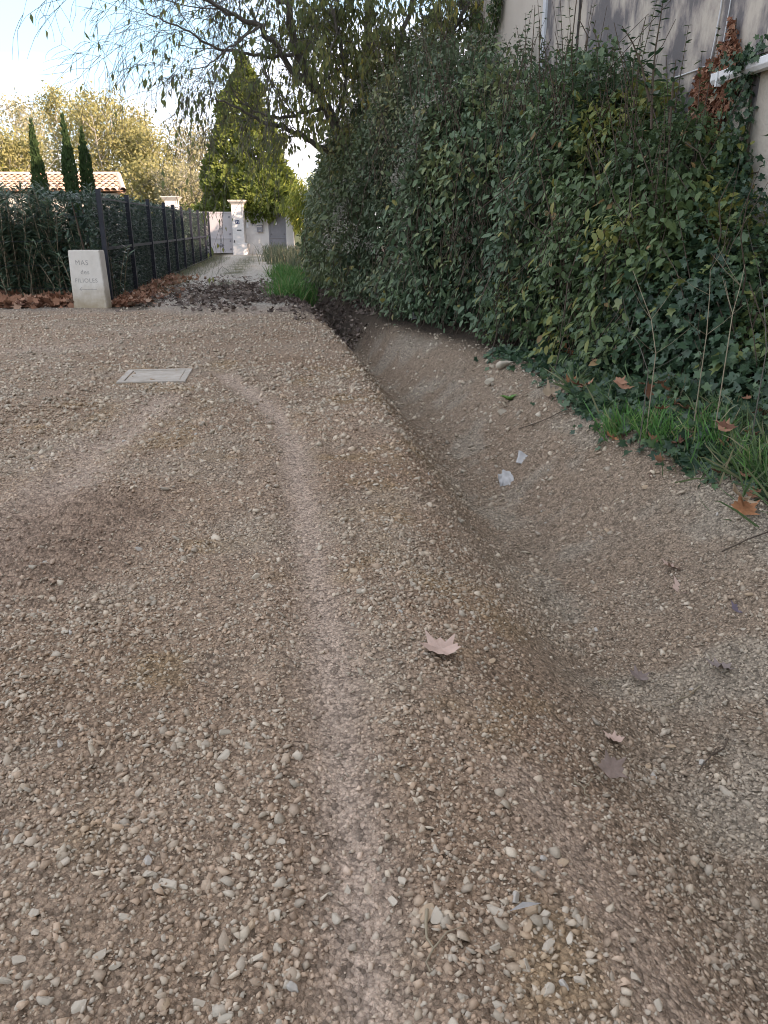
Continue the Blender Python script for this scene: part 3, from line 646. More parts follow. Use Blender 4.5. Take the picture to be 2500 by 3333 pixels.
# ------------------------------------------------------------------ broad tree over the thicket
def tree_paths():
    limbs = [
        ([(1195, 760, 17), (1180, 640, 17), (1150, 540, 17), (1087, 398, 17), (1034, 300, 16.8), (961, 166, 16.5), (941, 20, 16.2), (930, -180, 16)], .19, .06),
        ([(1195, 760, 17.3), (1200, 560, 17.3), (1195, 400, 17.4), (1190, 200, 17.6), (1200, 60, 17.8), (1225, -180, 18)], .17, .07),
        ([(1034, 300, 16.8), (960, 240, 16.4), (900, 150, 16.0), (848, 85, 15.6), (760, 50, 15.3), (670, 0, 15.0), (580, -60, 14.8)], .085, .025),
        ([(1195, 390, 17.4), (1250, 260, 17.6), (1300, 160, 17.8), (1340, 20, 18), (1360, -160, 18)], .10, .04),
        ([(1230, 480, 17.3), (1310, 320, 17), (1400, 190, 16.8), (1480, 90, 16.6), (1540, -20, 16.5)], .10, .03),
        ([(1150, 545, 17), (1080, 500, 16.6), (1000, 450, 16.2), (930, 415, 15.9), (850, 395, 15.6), (770, 345, 15.3), (700, 320, 15.1)], .085, .015),
        ([(1060, 350, 16.8), (980, 370, 16.2), (900, 385, 15.8), (820, 360, 15.4), (750, 280, 15)], .05, .012),
        ([(960, 170, 16.5), (880, 190, 16), (780, 165, 15.6), (700, 160, 15.3), (620, 110, 15), (520, 60, 14.8), (460, 30, 14.7)], .045, .01),
        ([(1190, 200, 17.6), (1120, 120, 17.2), (1060, 30, 17), (1010, -80, 17)], .06, .03),
        ([(1087, 398, 17), (1130, 280, 16.6), (1110, 150, 16.2), (1080, 20, 16)], .055, .03),
        ([(848, 85, 15.6), (780, 130, 15.3), (690, 200, 15.1), (620, 230, 15)], .03, .008),
        ([(941, 20, 16.2), (860, -30, 15.8), (760, -80, 15.5)], .05, .02),
        ([(1310, 320, 17), (1260, 200, 16.6), (1270, 60, 16.3)], .05, .02),
    ]
    out = []
    for pxs, r0, r1 in limbs:
        K = np.array([survey(*p) for p in pxs]); n = len(K) * 4; u = np.linspace(0, len(K) - 1, n)
        P = np.stack([np.interp(u, np.arange(len(K)), K[:, j]) for j in range(3)], -1)
        P[1:-1] = (P[:-2] + P[1:-1] * 2 + P[2:]) / 4
        P[1:-1] += R.normal(size=(n - 2, 3)) * .02
        out.append((P, np.linspace(r0, r1, n) * .8))
    out[0][0][0, 2] = 0; out[1][0][0, 2] = 0
    return out
tb = np.array([-.45, 17.1, 0.])
tr = thing('hackberry_tree', 'broad half bare tree with drooping leaves rising from the thicket', 'tree', tuple(tb))
main = tree_paths()
V, F = tubes([(p - tb, r) for p, r in main[:2]], 9); obj('trunk', mesh_from('trunk', V, F, smooth=True), bark, tr)
V, F = tubes([(p - tb, r) for p, r in main[2:]], 7); obj('limbs', mesh_from('limbs', V, F, smooth=True), bark, tr)
twp = []; LP, LL = [], []
def sub(p, d, ln, r, lev, leafy):
    n = 6; pts = [p]; dd = d.copy()
    for k in range(n - 1):
        dd = unit(dd + R.normal(size=3) * .16 + np.array([0, 0, -.05 * lev])); pts.append(pts[-1] + dd * ln / (n - 1))
    twp.append((pts, np.linspace(r, max(r * .35, .0025), n)))
    if lev < 3:
        for k in range(4 if lev == 1 else 4):
            j = R.randint(1, n); q = pts[j]
            sub(q, unit(dd + rdir(1)[0] * .85), ln * R.uniform(.45, .7), max(r * .5, .004), lev + 1, leafy)
    if lev >= 2:
        for q, q2 in zip(pts[1:], pts[2:] + [pts[-1]]):
            m = R.poisson(leafy)
            for _ in range(m): LP.append(q + (q2 - q) * R.rand() + R.normal(size=3) * .03); LL.append(dd)
for i, (P, rr) in enumerate(main):
    for j in range(4, len(P)):
        p = P[j]; px = p[0] / p[1]
        if p[2] < 3.0 or (-.235 < px < -.10 and p[2] < 5.2 and R.rand() < .55): continue
        m = 2 if rr[j] < .06 else 1
        for _ in range(m):
            if R.rand() < (.1 if px < -.135 and i != 5 else .28): continue
            t = unit(P[j] - P[j - 1]); d = unit(t * .6 + rdir(1)[0] * .9 + np.array([0, 0, .15]))
            left = px < -.135
            leafy = (.02 if p[2] > 4.3 else .08) if left else (.22 if px < -.085 else 1.15)
            if i in (5, 6): leafy = .22; d = unit(d + np.array([0, 0, .5]))
            sub(p, d, R.uniform(.8, 1.9) * (.5 if i == 5 else 1), min(rr[j] * .4, .013), 1, leafy)
V, F = tubes([(np.asarray(p) - tb, r) for p, r in twp], 3); obj('branches', mesh_from('branches', V, F), bark, tr, kind='stuff')
LP = np.array(LP); LL = np.array(LL); n = len(LP)
L = unit(np.array([0, 0, -1.0]) + LL * .25 + R.normal(size=(n, 3)) * .28)
rn = np.clip(fbm(LP, .6, 5) * .75 + R.rand(n) * .5 - .12, 0, 1)
obj('crown', leaf_mesh('crown', T_DROOP, LP - tb, L, rdir(n), R.uniform(.09, .17, n), rn), L_hack, tr, kind='stuff')
print('tree leaves', n, 'twigs', len(twp))

# ------------------------------------------------------------------ black fence with clipped hedge on the left
f0 = np.array([-5.53, 16.11]); f1 = np.array([-8.68, 40.7]); fd = (f1 - f0) / np.linalg.norm(f1 - f0); fn = np.array([fd[1], -fd[0]])     # fn points to the drive
def fence_s(px):
    u = (px - 1250) / FPX / math.cos(PITCH) * .985; k = u        # X/Y near eye level
    return float((k * f0[1] - f0[0]) / (fd[0] - k * fd[1]))
flen = np.linalg.norm(f1 - f0)
post_px = [340, 424, 488, 538, 568, 595, 624, 650, 671, 686]
ps = np.array([fence_s(p) for p in post_px]); ps = (ps - ps[0]) * flen / (ps[-1] - ps[0])
print('posts', ps.round(2))
m_black = mat_surface('dark_blue_paint', (.010, .012, .020), (.018, .020, .032), 6, .45, .05, 40, spec=.4)
FM = Matrix(((fd[0], fn[0], 0, f0[0]), (fd[1], fn[1], 0, f0[1]), (0, 0, 1, 0), (0, 0, 0, 1)))
fe = thing('metal_fence', 'black metal post and mesh fence along the left of the drive', 'fence'); fe.matrix_world = FM
wire = mat_surface('dark_wire', (.012, .014, .02), (.02, .022, .03), 6, .6, 0)
for i, s in enumerate(ps):
    mb = MB(); mb.box((s - .045, -.045, -.15), (s + .045, .045, 2.12)); mb.box((s - .05, -.05, 2.122), (s + .05, .05, 2.15)); mb.build('post', m_black, fe, bevel=.004)
for a, b_ in zip(ps[:-1], ps[1:]):
    a += .047; b_ -= .047
    mb = MB(); mb.box((a, -.014, 1.97), (b_, .014, 2.0)); pn = mb.build('panel', m_black, fe)
    mb = MB(); mb.box((a, -.014, .04), (b_, .014, .07)); mb.build('rail', m_black, pn)
    mb = MB(); mb.box((a, -.02, 1.02), (b_, .02, 1.08)); mb.build('rail', m_black, pn)
    mb = MB()
    for x in np.arange(a + .06, b_, .12): mb.box((x - .0018, -.0018, .07), (x + .0018, .0018, 1.97))
    for z in np.arange(.17, 1.95, .1): mb.box((a, .002, z - .002), (b_, .005, z + .002))
    mb.build('wire_mesh', wire, pn)
# the clipped hedge behind it
ch = thing('clipped_hedge', 'dark clipped evergreen hedge pressed against the black fence', 'hedge'); ch.matrix_world = FM
n = 26000
S_ = R.rand(n) ** 1.15 * (flen + .6) - .3; face = R.rand(n)
top = face > .78
Z = np.where(top, 2.02 + R.normal(size=n) * .04, R.rand(n) * 2.04)
Wd = np.where(top, -.12 - R.rand(n) * .9, -.10 - np.abs(R.normal(size=n)) * .09)
P = np.stack([S_, Wd, Z], -1)
P[:, 2] += (vnoise(P, 1.2, 8) - .5) * .16 * (Z / 2); P[:, 1] += (vnoise(P, 2.4, 18) - .5) * .12
Nn = np.where(top[:, None], np.array([0, .1, 1.]), np.array([0, 1., .25])) + R.normal(size=(n, 3)) * .5
obj('foliage', leaf_mesh('foliage', T_OVAL, P, unit(np.array([0, .3, .1]) + R.normal(size=(n, 3)) * .7), unit(Nn), R.uniform(.05, .10, n), R.rand(n)), L_clip, ch, kind='stuff')
n = 8000
P = np.stack([.4 + R.rand(n) * (flen - .5), -.3 - R.rand(n) * .6, R.rand(n) * 1.8], -1)
obj('foliage', leaf_mesh('foliage', T_OVAL, P, rdir(n), rdir(n), R.uniform(.12, .22, n), R.rand(n) * .5), L_clip, ch, kind='stuff', label='dense inner leaves')
st = []
for s in np.arange(.2, flen, .45): st.append((np.array([[s, -.5, -.1], [s + R.normal() * .06, -.45, .9], [s + R.normal() * .1, -.5, 1.9]]), [.03, .025, .012]))
V, F = tubes(st, 5); obj('stems', mesh_from('stems', V, F), twig, ch, kind='stuff')

# ------------------------------------------------------------------ carved stone marker
m_marker, nt, b = new_mat('pale_limestone')
n1 = tex(nt, 'ShaderNodeTexNoise', 5, Detail=8.0, Roughness=.65); r1 = ramp(nt, [(.3, (.56, .52, .46)), (.7, (.66, .62, .56))]); nt.links.new(n1.outputs['Fac'], r1.inputs['Fac'])
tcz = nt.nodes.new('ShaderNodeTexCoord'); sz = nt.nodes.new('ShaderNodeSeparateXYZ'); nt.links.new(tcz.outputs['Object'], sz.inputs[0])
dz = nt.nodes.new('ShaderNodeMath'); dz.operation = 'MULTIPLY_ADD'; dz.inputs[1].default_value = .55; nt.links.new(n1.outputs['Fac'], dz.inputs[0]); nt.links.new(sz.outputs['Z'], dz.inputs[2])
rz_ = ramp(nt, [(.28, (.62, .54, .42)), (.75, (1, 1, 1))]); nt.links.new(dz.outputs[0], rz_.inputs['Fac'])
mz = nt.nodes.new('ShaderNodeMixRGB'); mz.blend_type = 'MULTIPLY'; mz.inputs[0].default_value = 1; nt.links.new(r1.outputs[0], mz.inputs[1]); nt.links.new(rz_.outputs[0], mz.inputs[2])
nt.links.new(mz.outputs[0], b.inputs['Base Color']); b.inputs['Roughness'].default_value = .9; b.inputs['Specular IOR Level'].default_value = .15
n2 = tex(nt, 'ShaderNodeTexNoise', 45, Detail=8.0); bp = nt.nodes.new('ShaderNodeBump'); bp.inputs['Strength'].default_value = .25; bp.inputs['Distance'].default_value = .01
nt.links.new(n2.outputs['Fac'], bp.inputs['Height']); nt.links.new(bp.outputs[0], b.inputs['Normal'])
mx, my = survey_ground(295, 1004); mk = thing('stone_marker', 'pale upright stone block carved with lettering and an arrow', 'marker', (mx, my, 0), rz=rad(-4))
import bmesh
bm = bmesh.new()
bmesh.ops.create_cube(bm, size=1)
for v in bm.verts:
    v.co = Vector((v.co.x * (.60 if v.co.z > 0 else .66), (v.co.y + .5) * .24, (v.co.z + .5) * 1.17 - .12))
bmesh.ops.bevel(bm, geom=bm.edges[:], offset=.012, segments=2, affect='EDGES')
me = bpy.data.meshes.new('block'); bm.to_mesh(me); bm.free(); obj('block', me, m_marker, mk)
m_letter = mat_surface('carved_shadow_grey', (.31, .295, .27), (.38, .36, .33), 20, .95, 0)
def words(txt, size, x, y, z, name='lettering', parent=mk, mat=m_letter, rx=math.pi / 2):
    c = bpy.data.curves.new(name, 'FONT'); c.body = txt; c.size = size; c.align_x = 'CENTER'; c.extrude = .0012; c.space_character = 1.12
    o = bpy.data.objects.new(name, c); COL.objects.link(o); dg = bpy.context.evaluated_depsgraph_get()
    me = bpy.data.meshes.new_from_object(o.evaluated_get(dg)); bpy.data.objects.remove(o); bpy.data.curves.remove(c)
    o = obj(name, me, mat, parent, loc=(x, y, z)); o.rotation_euler = (rx, 0, 0); return o
words('MAS', .125, -.06, -.0012, .79); words('des', .115, -.02, -.0012, .625); words('FILIOLES', .106, -.015, -.0012, .475)
mb = MB(); mb.box((-.16, -.0025, .346), (.17, .001, .355))
mb.box((0, -.0025, -.004), (.06, .001, .004), Matrix.Translation((-.165, 0, .3505)) @ Matrix.Rotation(rad(-35), 4, 'Y'))
mb.box((0, -.0022, -.004), (.06, .001, .004), Matrix.Translation((-.165, 0, .3505)) @ Matrix.Rotation(rad(35), 4, 'Y'))
mb.build('arrow', m_letter, mk)

# ------------------------------------------------------------------ concrete chamber cover in the gravel
m_conc = mat_surface('dusty_concrete', (.29, .25, .20), (.44, .39, .335), 7, .92, .5, 50)
cc = thing('chamber_cover', 'square dusty concrete inspection cover set in the gravel', 'cover', (-2.38, 8.03, .0), rz=rad(7))
cz = float(zground(np.array([-2.38]), np.array([8.03]))[0]); cc.location.z = cz + .001; cc.rotation_euler.x = rad(.8)
mb = MB()
for lo, hi in [((-.34, -.34), (.34, -.275)), ((-.34, .275), (.34, .34)), ((-.34, -.274), (-.275, .274)), ((.275, -.274), (.34, .274))]: mb.box(lo + (-.08,), hi + (.012,))
mb.build('frame', m_conc, cc, bevel=.006)
mb = MB(); mb.box((-.268, -.268, -.08), (.268, .268, .006)); mb.build('lid', m_conc, cc, bevel=.006)

# ------------------------------------------------------------------ gate and garden wall at the end
m_white = mat_surface('white_render', (.56, .53, .50), (.66, .63, .60), 2.5, .9, .15, 25)
m_cap = mat_surface('weathered_stone', (.46, .42, .37), (.58, .54, .48), 5, .9, .3, 25)
m_gate = mat_surface('taupe_gate_paint', (.40, .37, .37), (.44, .41, .41), 3, .55, .03, 30)
m_door = mat_surface('grey_door_paint', (.20, .195, .21), (.24, .235, .25), 3, .5, .03, 30)
m_iron = mat_surface('dark_iron', (.05, .05, .055), (.09, .09, .095), 9, .5, 0)
def g0(x, y): return float(zground(np.array([x]), np.array([y]))[0])
def pillar(label, x0, x1, y0, y1, top, cap=True, plinth=True, mat=m_white):
    t = thing('gate_pillar', label, 'pillar', ((x0 + x1) / 2, (y0 + y1) / 2, 0)); w = (x1 - x0) / 2; d = (y1 - y0) / 2
    mb = MB(); mb.box((-w, -d, -.3), (w, d, top - (.22 if cap else 0))); mb.build('shaft', mat, t, bevel=.01)
    if plinth: mb = MB(); mb.box((-w - .03, -d - .05, -.3), (w + .12, d + .03, .62)); mb.build('plinth', mat, t, bevel=.015)
    if cap:
        mb = MB(); z = top - .218
        for e, hh in ((.03, .05), (.07, .05), (.12, .06), (.16, .055)): mb.box((-w - e, -d - e, z), (w + e, d + e, z + hh)); z += hh + .0004
        mb.build('cornice', m_cap, t, bevel=.012)
pillar('tall white pillar with moulded cap between the gate and the letterbox', -8.42, -7.78, 45.55, 46.25, 2.86)
pillar('sunlit pillar top with stone cap rising behind the black fence', -12.1, -11.45, 45.7, 46.35, 3.05)
pillar('narrow plain pillar on the right of the grey garden door', -5.5, -5.1, 46.0, 46.4, 2.58, False, False)
gw = thing('garden_wall', 'white rendered wall panel carrying the letterbox', 'wall', (-7.1, 46.3, 0))
mb = MB(); mb.box((-.678, -.1, -.3), (.6, .15, 2.32)); mb.build('render', m_white, gw, bevel=.01)
def panel_leaf(name, label, cat, x0, x1, y, z0, top, mat, studs, diamonds, frame=.07):
    t = thing(name, label, cat, ((x0 + x1) / 2, y, z0)); w = (x1 - x0) / 2; h = top - z0; zm = h * .38
    mb = MB(); mb.box((-w, .012, .03), (w, .05, h)); mb.build('sheet', mat, t)
    mb = MB()
    mb.box((-w, -.012, .03), (-w + frame, .0118, h)); mb.box((w - frame, -.012, .03), (w, .0118, h)); mb.box((-w + frame + .001, -.012, h - frame), (w - frame - .001, .0118, h)); mb.box((-w + frame + .001, -.012, .03), (w - frame - .001, .0118, .03 + frame)); mb.build('frame', mat, t, bevel=.004)
    mb = MB(); mb.box((-w + frame + .001, -.016, zm - .05), (w - frame - .001, .0117, zm + .03)); mb.build('rail', mat, t, bevel=.006)
    sm = MB(); V, F = I1 * np.array([.055, .03, .055]), IF1; sm.add(V, F); me = bpy.data.meshes.new('stud'); me.from_pydata(sm.v, [], sm.f); me.materials.append(m_door)
    for x, z in studs: obj('stud', me, parent=t, loc=(x, -.002, z))
    for x, z in diamonds:
        mb = MB(); mb.add([(x - .2, 0.011, z), (x, .011, z - .13), (x + .2, .011, z), (x, .011, z + .13), (x, -.03, z)], [(0, 1, 4), (1, 2, 4), (2, 3, 4), (3, 0, 4)]); mb.build('diamond_boss', m_door, t)
    return t
panel_leaf('driveway_gate', 'large pale taupe sheet metal gate with studs partly in sun', 'gate', -9.95, -8.47, 45.95, .05, 2.26, m_gate, [(.56, .25), (.56, .68), (.56, 1.05), (.56, 1.95), (-.5, .25), (-.5, 1.95)], [(.02, .45)])
panel_leaf('driveway_gate', 'farther gate leaf mostly hidden behind the black fence', 'gate', -11.44, -9.96, 45.95, .05, 2.26, m_gate, [(.56, .25), (-.5, 1.95)], [(.02, .45)])
dr = panel_leaf('garden_door', 'dark grey metal garden door with studs and a small white note', 'door', -6.49, -5.51, 46.2, .08, 2.28, m_door, [(-.37, .2), (-.37, .62), (.37, .62), (-.37, 1.02), (.37, 1.02), (.37, 1.95)], [(.12, .42)])
mb = MB(); mb.box((-.13, -.004, 1.5), (-.01, .0114, 1.62)); mb.build('note', mat_surface('white_paper', (.75, .75, .74), (.8, .8, .79), 6, .7, 0), dr)
# fittings on the wall
lb = thing('letterbox', 'dark grey letterbox with sloping lid on the white wall', 'letterbox', (-6.98, 46.2, 1.2))
mb = MB(); mb.box((-.16, -.14, 0), (.16, -.001, .38)); mb.build('box', m_door, lb, bevel=.008)
mb = MB(); mb.add([(-.2, -.2, .395), (.2, -.2, .395), (.2, .0, .46), (-.2, 0, .46), (-.2, -.2, .42), (.2, -.2, .42), (.2, 0, .49), (-.2, 0, .49)], [(3, 2, 1, 0), (4, 5, 6, 7), (0, 1, 5, 4), (1, 2, 6, 5), (2, 3, 7, 6), (3, 0, 4, 7)]); mb.build('lid', m_cap, lb)
mb = MB(); mb.box((-.14, -.146, .27), (.14, -.1402, .31)); mb.build('slot_flap', m_cap, lb)
mb = MB(); mb.box((-.05, -.146, .08), (.05, -.1402, .12)); mb.build('name_card', m_cap, lb)
ic = thing('intercom', 'small dark intercom beside the letterbox', 'intercom', (-7.35, 46.2, 1.52))
mb = MB(); mb.box((-.05, -.03, 0), (.05, -.001, .22)); mb.build('housing', m_iron, ic, bevel=.006)
mb = MB(); mb.box((-.035, -.034, .02), (.035, -.0302, .08)); mb.build('button', m_pvc, ic)
wp = MB(); wp.box((-.06, -.02, 0), (.06, -.001, .3)); wp.build('wall_plate', m_pvc, label='narrow white plate on the wall left of the intercom', cat='plate', loc=(-7.69, 46.2, 1.42), bevel=.004)
hn = thing('house_number', 'small blue house number plate on the tall pillar', 'number plate', (-8.12, 45.55, 1.72))
mb = MB(); mb.box((-.11, -.012, -.1), (.11, -.001, .1)); mb.build('plate', mat_surface('blue_enamel', (.03, .04, .09), (.04, .05, .11), 5, .3, 0), hn, bevel=.003)
words('75', .19, 0, -.0135, -.065, 'numerals', hn, m_pvc)
np_ = MB(); np_.box((-.12, -.012, -.03), (.12, -.001, .03)); np_.build('name_plate', m_iron, label='thin dark name plate below the house number', cat='plate', loc=(-8.05, 45.55, 1.3), bevel=.003)
lk = MB(); lk.box((-.001, -.06, -.07), (.03, .06, .07)); o = lk.build('lock_box', m_iron, label='small dark lock box low on the tall pillar', cat='lock', loc=(-8.35, 45.469, .72))
lk2 = o

# ------------------------------------------------------------------ tall conifer behind the wall, bamboo beside it
def conifer(name, label, x, y, H, rad_, n, size, mat, prof, seed, lump=.5, up=.5, z0=.3):
    t = thing(name, label, 'tree', (x, y, 0)); u = R.rand(n); th = R.rand(n) * 6.283
    w = np.interp(u, prof[0], prof[1]); k = R.rand(n) < np.maximum(w, .12); u = u[k]; th = th[k]; w = w[k]; n = len(u)
    D = np.stack([np.cos(th), np.sin(th), 0 * th], -1)
    P = D * (w * rad_)[:, None]; P[:, 2] = z0 + u * (H - z0)
    q = P + np.array([x, y, 0])
    P = P + D * ((fbm(q, 1.0, seed) - .5) * 2.2 * lump + (vnoise(q, 2.6, seed + 4) - .5) * lump * .9)[:, None] * np.clip(w * 2, .15, 1)[:, None]
    P = P - D * (R.rand(n) ** 1.5 * .45 * np.minimum(w * rad_, 1.0))[:, None]
    L = unit(D * .7 + np.array([0, 0, up]) + R.normal(size=P.shape) * .4); N = unit(D + np.array([0, 0, .5]) + R.normal(size=P.shape) * .5)
    rn = np.clip(fbm(q, 1.5, seed + 9) * .7 + R.rand(n) * .4 - .05, 0, 1)
    obj('crown', leaf_mesh('crown', T_OVAL, P, L, N, size * R.uniform(.6, 1.3, n), rn), mat, t, kind='stuff')
    V, F = tubes([(np.array([[0, 0, -.2], [.02, .02, H * .5], [0, 0, H * .96]]), [max(.03, rad_ * .09), rad_ * .06, .01])], 8); obj('trunk', mesh_from('trunk', V, F, smooth=True), bark, t)
    return t
conifer('conifer', 'tall broad conifer with sunlit face spilling over the gate wall', -7.95, 49.3, 10.4, 2.75, 46000, .26, L_con, ([0, .12, .22, .4, .62, .85, 1], [.75, .95, 1.0, .86, .6, .3, .02]), 61, .75)
# foliage overhanging the garden wall
n = 5200
ct = thing('overhanging_cypress', 'low sunlit conifer boughs hanging over the white wall top', 'tree', (-6.9, 47.6, 0))
P = rdir(n) * np.array([1.75, 1.5, 1.0]) * (R.rand(n) ** .25)[:, None] + np.array([.1, -.55, 3.15]); P += (fbm(P, 1.6, 4)[:, None] - .5) * .6
P[:, 2] -= .45 * np.clip(-P[:, 1] - .4, 0, 2)
D = unit(P - np.array([.1, -.3, 3.1]))
obj('crown', leaf_mesh('crown', T_OVAL, P, unit(D + np.array([0, 0, .1]) + R.normal(size=P.shape) * .4), unit(D + R.normal(size=P.shape) * .5), R.uniform(.14, .3, n), np.clip(fbm(P, 2, 3) * .7 + R.rand(n) * .4, 0, 1)), L_con, ct, kind='stuff')
V, F = tubes([(np.array([[0, .3, -.2], [.1, .2, 1.6], [.2, 0, 3.2]]), [.12, .1, .05])], 7); obj('trunk', mesh_from('trunk', V, F), bark, ct)
bt = thing('bamboo', 'yellow green arching bamboo lit by the sun right of the conifer', 'bamboo', (-3.9, 45.2, 0)); bp_, bl = [], []; culms = []
for i in range(46):
    ph = R.rand() * 6.283; rr = R.uniform(.3, 1.9); hh = R.uniform(3.0, 5.6); o0 = np.array([R.normal() * .4, R.normal() * .4, -.1])
    pts = [o0 + np.array([math.cos(ph) * rr * u ** 2.2, math.sin(ph) * rr * u ** 2.2, hh * (u - .22 * u ** 3)]) for u in np.linspace(0, 1, 8)]
    culms.append((pts, np.linspace(.018, .004, 8)))
    for _ in range(110):
        u = R.uniform(.5, 1) * 6.99; a = int(u); bp_.append(pts[a] + (pts[a + 1] - pts[a]) * (u - a) + R.normal(size=3) * .1); bl.append(np.array([math.cos(ph) * .5, math.sin(ph) * .5, -.9]) + R.normal(size=3) * .35)
V, F = tubes(culms, 5); obj('culms', mesh_from('culms', V, F), straw, bt, kind='stuff')
bp_ = np.array(bp_); obj('foliage', leaf_mesh('foliage', T_LANCE, bp_, np.array(bl), rdir(len(bp_)), R.uniform(.22, .4, len(bp_)), R.rand(len(bp_))), L_bam, bt, kind='stuff')

# three slim cypresses behind the oleanders
cyl = ['leftmost of the three slim cypresses above the oleanders', 'tallest middle one of the three slim cypresses', 'rightmost slim cypress next to the fence end']
for (px, py, Y), lb_ in zip([(92, 392, 23.5), (196, 378, 23.5), (256, 420, 24.2)], cyl):
    p = survey(px + 8, py, Y); conifer('cypress', lb_, float(p[0]), Y, float(p[2]), .21, 7000, .10, L_cyp, ([0, .1, .35, .6, .85, 1], [.7, .95, 1, .8, .42, .02]), 71 + int(px), .05, 1.6, .1)

# ------------------------------------------------------------------ oleanders on the left
def oleander(label, x, y, H, w, nst, seed):
    t = thing('oleander', label, 'shrub', (x, y, 0), group='oleanders left of the fence'); st = []; P, L = [], []
    for i in range(nst):
        ph = R.rand() * 6.283; o0 = np.array([R.normal() * .22, R.normal() * .22, -.05]); hh = H * R.uniform(.45, 1.0); rr = w * R.uniform(.1, .9)
        pts = [o0 + np.array([math.cos(ph) * rr * u ** 1.4, math.sin(ph) * rr * u ** 1.4, hh * u * (1 - .1 * u)]) for u in np.linspace(0, 1, 7)]
        st.append((pts, np.linspace(.013, .005, 7)))
        for u in np.arange(.12, 1.0, .05 / hh):
            if R.rand() < .25: continue
            j = u * 6; a = int(j); q = pts[a] + (pts[min(a + 1, 6)] - pts[a]) * (j - a); tan = unit(pts[min(a + 1, 6)] - pts[a])
            for k3 in range(3):
                an = R.rand() * 6.283; P.append(q); L.append(np.array([math.cos(an), math.sin(an), 0]) * .9 + tan * R.uniform(.2, .9))
    V, F = tubes(st, 4); obj('stems', mesh_from('stems', V, F), straw, t, kind='stuff'); P = np.array(P); n = len(P)
    obj('foliage', leaf_mesh('foliage', T_LANCE, P, unit(np.array(L)), unit(np.array([0, 0, 1.]) + R.normal(size=(n, 3)) * .4), R.uniform(.12, .24, n), np.clip(R.rand(n), 0, 1)), L_olea, t, kind='stuff')
for i, (px, Y, H, w, nst, lb_) in enumerate([(300, 16.9, 1.95, .5, 44, 'oleander squeezed behind the stone marker and first fence post'), (190, 17.1, 2.6, .75, 70, 'tall oleander just left of the stone marker'), (80, 17.0, 2.6, .8, 74, 'bushy oleander below the leftmost cypress'),
                                            (-20, 16.6, 2.65, .8, 66, 'oleander cut by the left edge of the view'), (130, 18.3, 2.6, .85, 46, 'oleander standing behind the others near the house wall')]):
    p = survey(px, 900, Y); oleander(lb_, float(p[0]), Y, H, w, nst, i)
wf = thing('wire_fence', 'thin wires strung in front of the oleanders', 'fence', (-5.6, 16.05, 0))
V = None
for k3, z in enumerate([.3, .75, 1.2, 1.65, 2.05]):
    V, F = tubes([(np.array([[0.05, 0, z], [-2.5, .1, z - .02], [-5.5, 0, z]]), .003)], 4); obj('wire', mesh_from('wire', V, F), wire, wf)
for x in (-3.9,): mb = MB(); mb.box((x - .015, .02, -.2), (x + .015, .05, 2.1)); mb.build('post', m_black, wf)

# ------------------------------------------------------------------ tiled house beyond the oleanders
hs = thing('tiled_house', 'low white house with sunlit clay tile roof behind the cypresses', 'house', (-13.2, 30.4, 0))
m_wh = mat_surface('warm_white_wall', (.62, .56, .47), (.70, .64, .55), 2, .9, .1, 25)
mb = MB(); mb.add([(-5.5, 0, -.2), (3.5, 0, -.2), (1.7, 4.2, -.2), (-5.5, 4.2, -.2), (-5.5, 0, 2.62), (3.5, 0, 2.62), (1.7, 4.2, 2.62), (-5.5, 4.2, 2.62)], [(3, 2, 1, 0), (4, 5, 6, 7), (0, 1, 5, 4), (1, 2, 6, 5), (2, 3, 7, 6), (3, 0, 4, 7)]); mb.build('wall', m_wh, hs)
EZ, RZ = 2.68, 3.36; run = 2.6; e0 = -.35
mb = MB(); mb.add([(-5.8, e0, EZ), (3.8, e0, EZ), (2.85, e0 + run, RZ), (-5.8, e0 + run, RZ), (1.9, e0 + 2 * run, EZ), (-5.8, e0 + 2 * run, EZ)], [(0, 1, 2, 3), (1, 4, 2), (2, 4, 5, 3), (0, 5, 4, 1), (0, 3, 5)]); rf = mb.build('roof', m_tile, hs)
m_tiles = [mat_surface('canal_tile_%d' % i, c0, c1, 7, .85, .2, 40) for i, (c0, c1) in enumerate([((.50, .31, .21), (.58, .40, .29)), ((.44, .26, .17), (.56, .38, .27)), ((.56, .40, .30), (.62, .48, .38))])]
sl = math.atan2(RZ - EZ, run); tl = math.hypot(run, RZ - EZ); nrow = 7; pitch = .24
tms = []
for m_ in m_tiles:
    V = []; F = []
    for i, (yy, rr_) in enumerate([(-.02, .115), (tl / nrow + .05, .095)]):
        for a in np.linspace(-.1, math.pi + .1, 7): V.append((math.cos(a) * rr_, yy, math.sin(a) * rr_ * .8 - (.0 if i else -.02)))
    F = [(i, i + 1, i + 8, i + 7) for i in range(6)]
    me = bpy.data.meshes.new('roof_tile'); me.from_pydata(V, [], F); me.materials.append(m_); me.polygons.foreach_set('use_smooth', [True] * 6); tms.append(me)
for c in range(32):
    x = 3.7 - c * pitch
    for r_ in range(nrow):
        u = r_ / nrow; yy = e0 + run * u
        if x > 3.8 - .95 * u - .1: continue
        o = obj('roof_tile', tms[R.randint(3)], parent=rf, loc=(x, yy, EZ + (RZ - EZ) * u + .004)); o.rotation_euler = (sl, 0, R.normal() * .02)
V, F = tubes([(np.array([[-5.8, e0 + run, RZ + .0], [2.87, e0 + run, RZ + .0]]), .12)], 8); obj('ridge', mesh_from('ridge', V, F, smooth=True), m_tiles[2], rf)
V, F = tubes([(np.array([[2.85, e0 + run, RZ], [3.8, e0, EZ + .02]]), .11)], 8); obj('hip', mesh_from('hip', V, F, smooth=True), m_tiles[2], rf)

